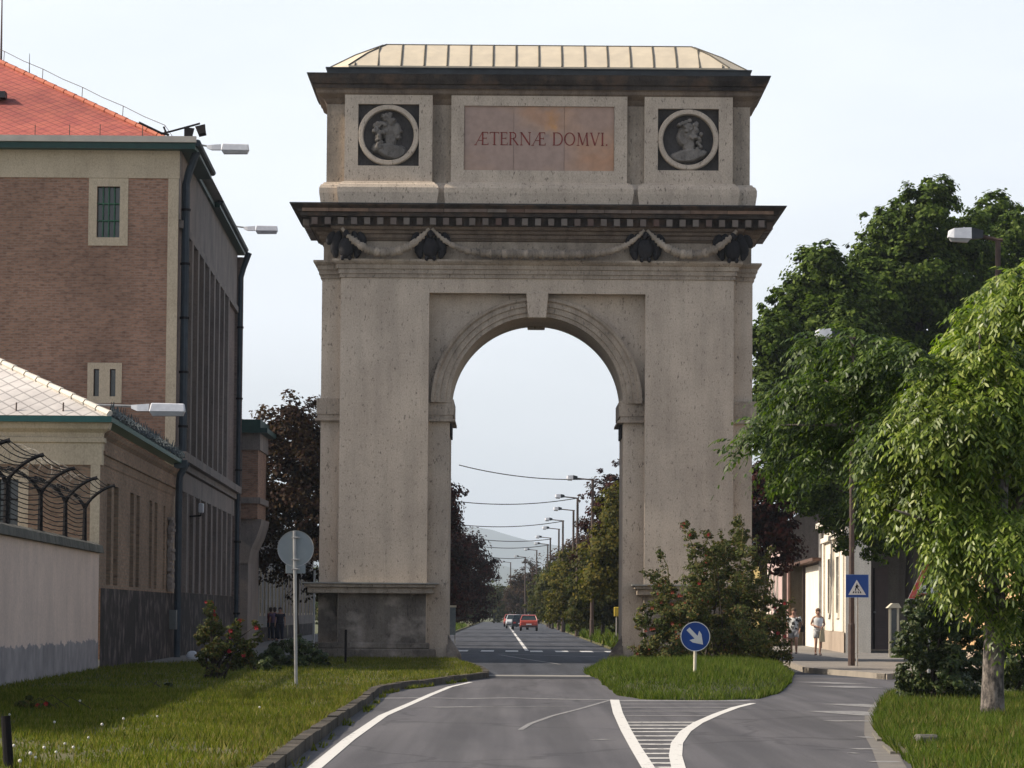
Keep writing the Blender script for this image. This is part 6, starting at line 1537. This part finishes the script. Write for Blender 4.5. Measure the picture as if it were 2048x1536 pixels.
MB().box(p.x-.13, p.x+.13, 182.9, 183.15, p.z-.2, p.z+.28).build('case', mk('yellow_box_paint', (.6, .42, .04), (.45, .33, .05), 4, .5), t_, bev=.02); MB().tube([(p.x, 183.0, .08), (p.x, 183.0, p.z-.19)], .04, 6).build('post', M['galv'], t_)
# pale crumpled bag
b = G(385, 1318, .11); rb = random.Random(4); mb = MB(); rings = []
for k_i, (z, r_) in enumerate(((0, .14), (.06, .19), (.14, .2), (.21, .15), (.25, .06))):
    rings.append([(b.x+r_*rb.uniform(.75, 1.2)*math.cos(2*PI*i/12), b.y+r_*rb.uniform(.75, 1.2)*math.sin(2*PI*i/12)*.7, .11+z) for i in range(12)])
tag(MB().loft(rings).build('plastic_bag', M['lamphood']), 'pale crumpled plastic bag lying at the foot of the brick block', 'bag')
# kerbstone lying in the grass
p = G(1848, 1486, .12); mb = MB().obox((p.x-.1, p.y), Vector((1, .15)).normalized(), 0, .26, .08, .22, -.12, .12); tag(mb.build('loose_kerbstone', M['coping'], bev=.03), 'loose mossy kerbstone lying in the grass by the near lane', 'stone')
# dandelions
t0_ = None; rd = random.Random(8)
DL = [(107, 1447), (159, 1403), (86, 1504), (69, 1541-20), (110, 1509), (148, 1501), (20, 1430), (38, 1535), (175, 1478), (313, 1432), (205, 1455), (130, 1490), (60, 1520), (245, 1440), (520, 1415), (28, 1500)]
for (u, v) in DL:
    q = G(u, v+18, .13); 
    if q.y > 90: continue
    if t0_ is None:
        t0_ = thing('dandelion', 'white dandelion clock on a thin stalk in the lawn grass', 'dandelion', tuple(q), 'dandelion clocks in the lawn')
        hgt = .11; MB().tube([q, q+Vector((.01, 0, hgt))], .004, 4).build('stalk', M['stalk'], t0_)
        MB().ell(q+Vector((.01, 0, hgt+.015)), (.016, .016, .016), 10).build('clock', M['clock'], t0_, smooth=True)
    else: copy_tree(t0_, tuple(q), rd.random()*6, scale=rd.uniform(.8, 1.15))

# ================================================================== CARS
def car(loc, rz, paint, label, group='cars on the road beyond the arch'):
    t_ = thing('parked_car', label, 'car', loc, group)
    L = Vector(loc); Rm = Matrix.Rotation(rz, 3, 'Z'); T = lambda p: tuple(L+Rm @ Vector(p))
    # profile along the car (front at +y)
    sec = [(-2.02, .42, .78, .74), (-1.98, .36, .92, .79), (-1.25, .32, .97, .80), (1.1, .32, .95, .80), (1.85, .34, .84, .79), (2.05, .40, .72, .74)]
    MB().loft([[T((-w_, y, z0)), T((-w_*1.02, y, (z0+z1)/2)), T((-w_*.96, y, z1)), T((w_*.96, y, z1)), T((w_*1.02, y, (z0+z1)/2)), T((w_, y, z0))] for y, z0, z1, w_ in sec]).build('body', paint, t_)
    cab = [(-1.3, .95, .74), (-.95, 1.37, .58), (.35, 1.40, .58), (1.0, .95, .72)]
    MB().loft([[T((-w_, y, .9)), T((-w_, y, z)), T((w_, y, z)), T((w_, y, .9))] for y, z, w_ in cab]).build('windows', M['glass'], t_)
    mb = MB(); mb.loft([[T((-.6, y, z)), T((-.6, y, z+.04)), T((.6, y, z+.04)), T((.6, y, z))] for y, z in ((-1.0, 1.37), (-.9, 1.39), (.3, 1.41), (.42, 1.39))])
    for sx in (-1, 1):
        for (y0_, z0_, x0_), (y1_, z1_, x1_) in (((-1.34, .94, .745), (-.96, 1.38, .59)), ((1.03, .94, .735), (.38, 1.40, .59)), ((-.1, .94, .76), (-.1, 1.4, .6))):
            mb.tube([T((sx*x0_, y0_, z0_)), T((sx*x1_, y1_, z1_))], .03, 4)
    mb.build('roof', paint, t_)
    for sx in (-1, 1):
        for y in (-1.25, 1.25):
            w_ = MB().tube([T((sx*.62, y, .3)), T((sx*.80, y, .3))], .3, 14).build('wheel', M['black'], t_); MB().tube([T((sx*.80, y, .3)), T((sx*.815, y, .3))], .16, 10).build('hubcap', M['galv'], w_)
        MB().box(*[0]*6) if False else None
        a = [T((sx*.45, -2.03, .6)), T((sx*.70, -2.03, .6)), T((sx*.70, -1.96, .6)), T((sx*.45, -1.96, .6)), T((sx*.45, -2.03, .76)), T((sx*.70, -2.03, .76)), T((sx*.70, -1.96, .76)), T((sx*.45, -1.96, .76))]
        MB().hexa(a).build('rear_light', M['signred'], t_)
        a = [T((sx*.42, 2.0, .56)), T((sx*.66, 2.0, .56)), T((sx*.66, 2.07, .56)), T((sx*.42, 2.07, .56)), T((sx*.42, 2.0, .7)), T((sx*.66, 2.0, .7)), T((sx*.66, 2.07, .7)), T((sx*.42, 2.07, .7))]
        MB().hexa(a).build('headlight', M['lens'], t_)
    for y, s_ in ((-2.06, -1), (2.08, 1)):
        MB().hexa([T((x, y+q, z)) for z in (.38, .50) for x, q in ((-.78, -.05), (.78, -.05), (.78, .05), (-.78, .05))]).build('bumper', M['lead'], t_)
    MB().hexa([T((x, -2.03+q, z)) for z in (.55, .66) for x, q in ((-.24, -.015), (.24, -.015), (.24, .015), (-.24, .015))]).build('number_plate', M['white'], t_)
    return t_
redp = mk('orange_red_car_paint', (.42, .06, .03), (.36, .05, .03), 1, .35, spec=.5); darkp = mk('dark_car_paint', (.02, .022, .03), None, 1, .3, spec=.5); silp = mk('silver_car_paint', (.5, .5, .5), (.44, .44, .44), 1, .3, spec=.5)
car(((1061-1024)/FPX*322, 322, 0), 0, redp, 'orange red boxy saloon car on the far road, nearest of the cars')
car((.95, 345, 0), .02, darkp, 'dark car just behind the orange red one')
car((.35, 372, 0), PI, silp, 'silver car coming along the far road')
car((.05, 415, 0), PI, redp, 'small red car farthest along the road')

# ================================================================== PEOPLE
def person(loc, rz, label, joints, cloth, hair, skin=(.42, .24, .17), H=1.0, group='people on the pavement'):
    """joints: overrides of the standing skeleton; one skinned body plus clothing shells"""
    J = dict(pel=(0, 0, .94), wai=(0, 0, 1.08), che=(0, 0, 1.26), nb=(0, .01, 1.42), nk=(0, 0, 1.47), hd=(0, -.01, 1.55), ht=(0, 0, 1.65), ns=(0, -.115, 1.575), chn=(0, -.085, 1.50),
             sl=(-.17, 0, 1.38), sr=(.17, 0, 1.38), el=(-.24, .03, 1.12), er=(.24, .03, 1.12), wl=(-.25, -.05, .88), wr=(.25, -.05, .88),
             hl=(-.09, 0, .88), hr=(.09, 0, .88), kl=(-.10, -.02, .48), kr=(.10, -.02, .48), al=(-.10, .02, .09), ar=(.10, .02, .09), tl=(-.12, -.16, .03), tr=(.12, -.16, .03))
    J.update(joints)
    Rd = dict(pel=.14, wai=.125, che=.135, nb=.07, nk=.055, hd=.088, ht=.085, ns=.014, chn=.04, sl=.06, sr=.06, el=.042, er=.042, wl=.027, wr=.027, hl=.095, hr=.095, kl=.06, kr=.06, al=.037, ar=.037, tl=.03, tr=.03)
    E_ = [('pel', 'wai'), ('wai', 'che'), ('che', 'nb'), ('nb', 'nk'), ('nk', 'hd'), ('hd', 'ht'), ('hd', 'ns'), ('hd', 'chn'), ('nb', 'sl'), ('nb', 'sr'), ('sl', 'el'), ('sr', 'er'), ('el', 'wl'), ('er', 'wr'), ('pel', 'hl'), ('pel', 'hr'), ('hl', 'kl'), ('hr', 'kr'), ('kl', 'al'), ('kr', 'ar'), ('al', 'tl'), ('ar', 'tr')]
    for s_, w_, e_ in (('l', 'wl', 'el'), ('r', 'wr', 'er')):
        W_ = Vector(J[w_]); d = (W_-Vector(J[e_])).normalized(); sd = d.cross(Vector((1 if abs(d.x) < .8 else 0, 0, 1 if abs(d.x) >= .8 else 0))).normalized(); fr = sd.cross(d)
        pm = 'pm'+s_; J[pm] = tuple(W_+d*.07); Rd[pm] = .03; E_.append((w_, pm))
        for k_, (o1, ln) in enumerate(((-.03, .06), (-.01, .075), (.01, .07), (.03, .055))):
            a, b_ = f'f{s_}{k_}', f'g{s_}{k_}'; J[a] = tuple(W_+d*.11+sd*o1); J[b_] = tuple(W_+d*(.11+ln)+sd*o1*1.2+fr*.025); Rd[a] = .010; Rd[b_] = .008; E_ += [(pm, a), (a, b_)]
        a, b_ = 'th'+s_, 'ti'+s_; J[a] = tuple(W_+d*.05-sd*.035); J[b_] = tuple(W_+d*.10-sd*.055); Rd[a] = .012; Rd[b_] = .009; E_ += [(w_, a), (a, b_)]
    keys = list(J); ix = {k_: i for i, k_ in enumerate(keys)}
    t_ = thing('person', label, 'person', loc, group)
    Rz = Matrix.Rotation(rz, 3, 'Z'); L = Vector(loc); T = lambda p: tuple(L+Rz @ (Vector(p)*H))
    me = bpy.data.meshes.new('body'); me.from_pydata([tuple(Rz @ (Vector(J[k_])*H)) for k_ in keys], [(ix[a], ix[b_]) for a, b_ in E_], []); me.update()
    tmp_ = bpy.data.objects.new('body_tmp', me); COL.objects.link(tmp_)
    sk = tmp_.modifiers.new('skin', 'SKIN'); sk.use_smooth_shade = True
    for i, k_ in enumerate(keys):
        v = me.skin_vertices[0].data[i]; v.radius = (Rd[k_]*H, Rd[k_]*H); v.use_root = (k_ == 'pel')
    ss_ = tmp_.modifiers.new('sub', 'SUBSURF'); ss_.levels = 2; ss_.render_levels = 2
    dg = bpy.context.evaluated_depsgraph_get(); dg.update()
    bm2 = bpy.data.meshes.new_from_object(tmp_.evaluated_get(dg)); bpy.data.objects.remove(tmp_)
    bm2.materials.clear(); bm2.name = 'body'
    bm2.polygons.foreach_set('use_smooth', [True]*len(bm2.polygons))
    body = link('body', bm2, mk('warm_skin', skin, tuple(x*.85 for x in skin), 6, .6), t_)
    def ring(c, rx, ry, n=14): return [T((c[0]+rx*math.cos(2*PI*i/n), c[1]+ry*math.sin(2*PI*i/n), c[2])) for i in range(n)]
    # hair: cap over the skull
    h = Vector(J['ht']); hb = MB()
    for cx_, cy_, cz_, a, b_, c_ in ((h.x, h.y+.02, h.z-.0, .098, .105, .088), (h.x, h.y+.055, h.z-.07, .088, .07, .10)):
        hb.ell(T((cx_, cy_, cz_)), (a*H, b_*H, c_*H), 12, Rz)
    hb.build('hair', mk('hair_'+label.split()[0], hair, None, 12, .8), t_, smooth=True)
    hd = Vector(J['hd'])
    for sx in (-1, 1):
        MB().ell(T((hd.x+sx*.035, hd.y-.082, hd.z+.055)), (.012*H, .008*H, .007*H), 8).build('eye', M['black'], body)
        MB().ell(T((hd.x+sx*.093, hd.y+.005, hd.z+.03)), (.012*H, .02*H, .03*H), 8, Rz).build('ear', body.data.materials[0], body)
    MB().ell(T((hd.x, hd.y-.092, hd.z-.012)), (.022*H, .008*H, .006*H), 8).build('mouth', M['petal'], body)
    topm, botm, sleeve, kneeshort = cloth
    w_, c_, n_, p_ = Vector(J['wai']), Vector(J['che']), Vector(J['nb']), Vector(J['pel'])
    mb = MB().loft([ring(p_+Vector((0, 0, -.03)), .185, .145), ring(p_+Vector((0, 0, .06)), .18, .14), ring(w_, .16, .125), ring(c_-Vector((0, 0, .03)), .185, .15), ring(c_+Vector((0, 0, .08)), .2, .13), ring(n_-Vector((0, 0, .02)), .14, .09), ring(n_+Vector((0, 0, .02)), .075, .07)])
    if sleeve:
        for s_, e_ in (('sl', 'el'), ('sr', 'er')):
            a, b_ = Vector(J[s_]), Vector(J[e_]); mb.tube([T(a+Vector((0, 0, .02))), T(a.lerp(b_, sleeve*.5)), T(a.lerp(b_, sleeve))], [.085*H, .075*H, .068*H], 10)
    mb.build('shirt', topm, t_, smooth=True)
    mb = MB().loft([ring(p_+Vector((0, 0, .04)), .17, .135), ring(p_-Vector((0, 0, .04)), .19, .15), ring(p_-Vector((0, 0, .13)), .185, .14)])
    for a, b_, c2_ in (('hl', 'kl', 'al'), ('hr', 'kr', 'ar')):
        a, b_, c2_ = Vector(J[a]), Vector(J[b_]), Vector(J[c2_])
        pts = [a, a.lerp(b_, min(1, kneeshort)*.5), a.lerp(b_, min(1, kneeshort))]; rr = [.112, .10, .09]
        if kneeshort > 1: pts += [c2_.lerp(b_, .1)]; rr += [.065]
        mb.tube([T(q) for q in pts], [r_*H for r_ in rr], 12)
    mb.build('shorts' if kneeshort <= 1 else 'trousers', botm, t_, smooth=True)
    mb = MB()
    for a, b_ in (('al', 'tl'), ('ar', 'tr')):
        a, b_ = Vector(J[a]), Vector(J[b_]); m_ = (a+b_)/2; mb.ell(T((m_.x, m_.y-.0, min(a.z, b_.z)+.005)), (.05*H, .13*H, .035*H), 12, Rz)
    mb.build('shoes', M['door'], t_, smooth=True)
    return t_, T
wht = mk('white_cotton', (.72, .72, .70), (.6, .6, .6), 6, .9, .3, 20); greyw = mk('pale_grey_cotton', (.5, .5, .5), (.42, .42, .43), 5, .9)
pat = mk('black_and_white_print', (.68, .68, .66), (.05, .05, .05), 9, .9)
pat.node_tree.nodes['Color Ramp'].color_ramp.elements[0].position = .48; pat.node_tree.nodes['Color Ramp'].color_ramp.elements[1].position = .52
navy = mk('dark_navy_cloth', (.03, .035, .06), (.02, .02, .035), 5, .9); dred = mk('dull_red_cloth', (.16, .03, .03), (.1, .02, .02), 5, .9); lilac = mk('lilac_cloth', (.2, .14, .24), (.14, .1, .18), 5, .9)
b = G(1636, 1311, .13)
t_, T = person((b.x, b.y, .13), .15, 'woman in sleeveless white top and white shorts walking towards us by the downpipe', dict(
    el=(-.27, .0, 1.13), wl=(-.12, -.2, 1.07), er=(.25, .02, 1.13), wr=(.10, -.22, 1.03), kl=(-.10, -.10, .49), al=(-.09, .03, .10), tl=(-.10, -.12, .04), kr=(.10, .0, .48), ar=(.08, .06, .08), tr=(.1, -.11, .03)), (wht, greyw, 0, .62), (.16, .09, .05), H=1.0)
mb = MB(); 
rings = [[T((.10+x, -.24+y, z)) for x, y in ((-w_, -.02), (w_, -.025), (w_, .025), (-w_, .02))] for z, w_ in ((1.03, .03), (.9, .07), (.7, .09), (.5, .10))]
o_ = mb.loft(rings).build('towel', mk('cream_towel', (.62, .52, .34), (.5, .42, .28), 6, .9)); tag(o_, 'cream towel hanging from the hands of the walking woman in white', 'towel')
b = G(1583, 1311, .13)
t_, T = person((b.x, b.y-1, .13), -.25, 'person in black and white patterned shirt and pale shorts half behind the rose bush', dict(
    kr=(.12, -.16, .52), ar=(.1, -.02, .13), tr=(.11, -.16, .10), kl=(-.1, .02, .48), al=(-.1, .14, .1), tl=(-.11, -.02, .04), er=(.28, .04, 1.13), wr=(.24, -.1, .93), el=(-.25, .08, 1.13), wl=(-.27, .0, .9)), (pat, greyw, .6, .6), (.12, .08, .05), H=1.0)
mb = MB().loft([[T((.32+x, -.02+y, z)) for x, y in ((-.05, -.13), (.06, -.13), (.06, .13), (-.05, .13))] for z in (.86, .94, 1.06)]); mb.tube([T((.32, -.1, 1.06)), T((.2, -.05, 1.44)), T((.32, .1, 1.06))], .012, 5)
tag(mb.build('shoulder_bag', M['black']), 'black shoulder bag carried by the person in the patterned shirt', 'bag')
for (u, Y, rz, lab, top, bot) in ((549, 178, PI, 'person in a lilac top, middle of the shaded group behind the round sign post', lilac, navy), (541, 181, PI, 'person in a dull red top on the shaded left pavement', dred, navy), (560, 176, 0, 'person in dark navy clothes nearest the round sign post in the shade', navy, navy)):
    x = A(u, 1270, Y).x
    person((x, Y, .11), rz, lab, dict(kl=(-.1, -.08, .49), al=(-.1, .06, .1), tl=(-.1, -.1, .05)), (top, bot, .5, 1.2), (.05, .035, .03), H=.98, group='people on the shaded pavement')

# ================================================================== HAZE
HAZE = True
if HAZE:
    hm = bpy.data.materials.new('thin_air'); hm.use_nodes = True; nd = hm.node_tree.nodes; nd.clear()
    out = nd.new('ShaderNodeOutputMaterial'); pv_ = nd.new('ShaderNodeVolumePrincipled'); pv_.inputs['Color'].default_value = (.78, .89, 1, 1); pv_.inputs['Density'].default_value = .00009; pv_.inputs['Anisotropy'].default_value = .2
    hm.node_tree.links.new(pv_.outputs[0], out.inputs['Volume'])
    o_ = MB().box(-6100, 6100, -80, 17600, -9, 520).build('haze', hm); tag(o_, 'thin bluish air', 'haze', kind='stuff')
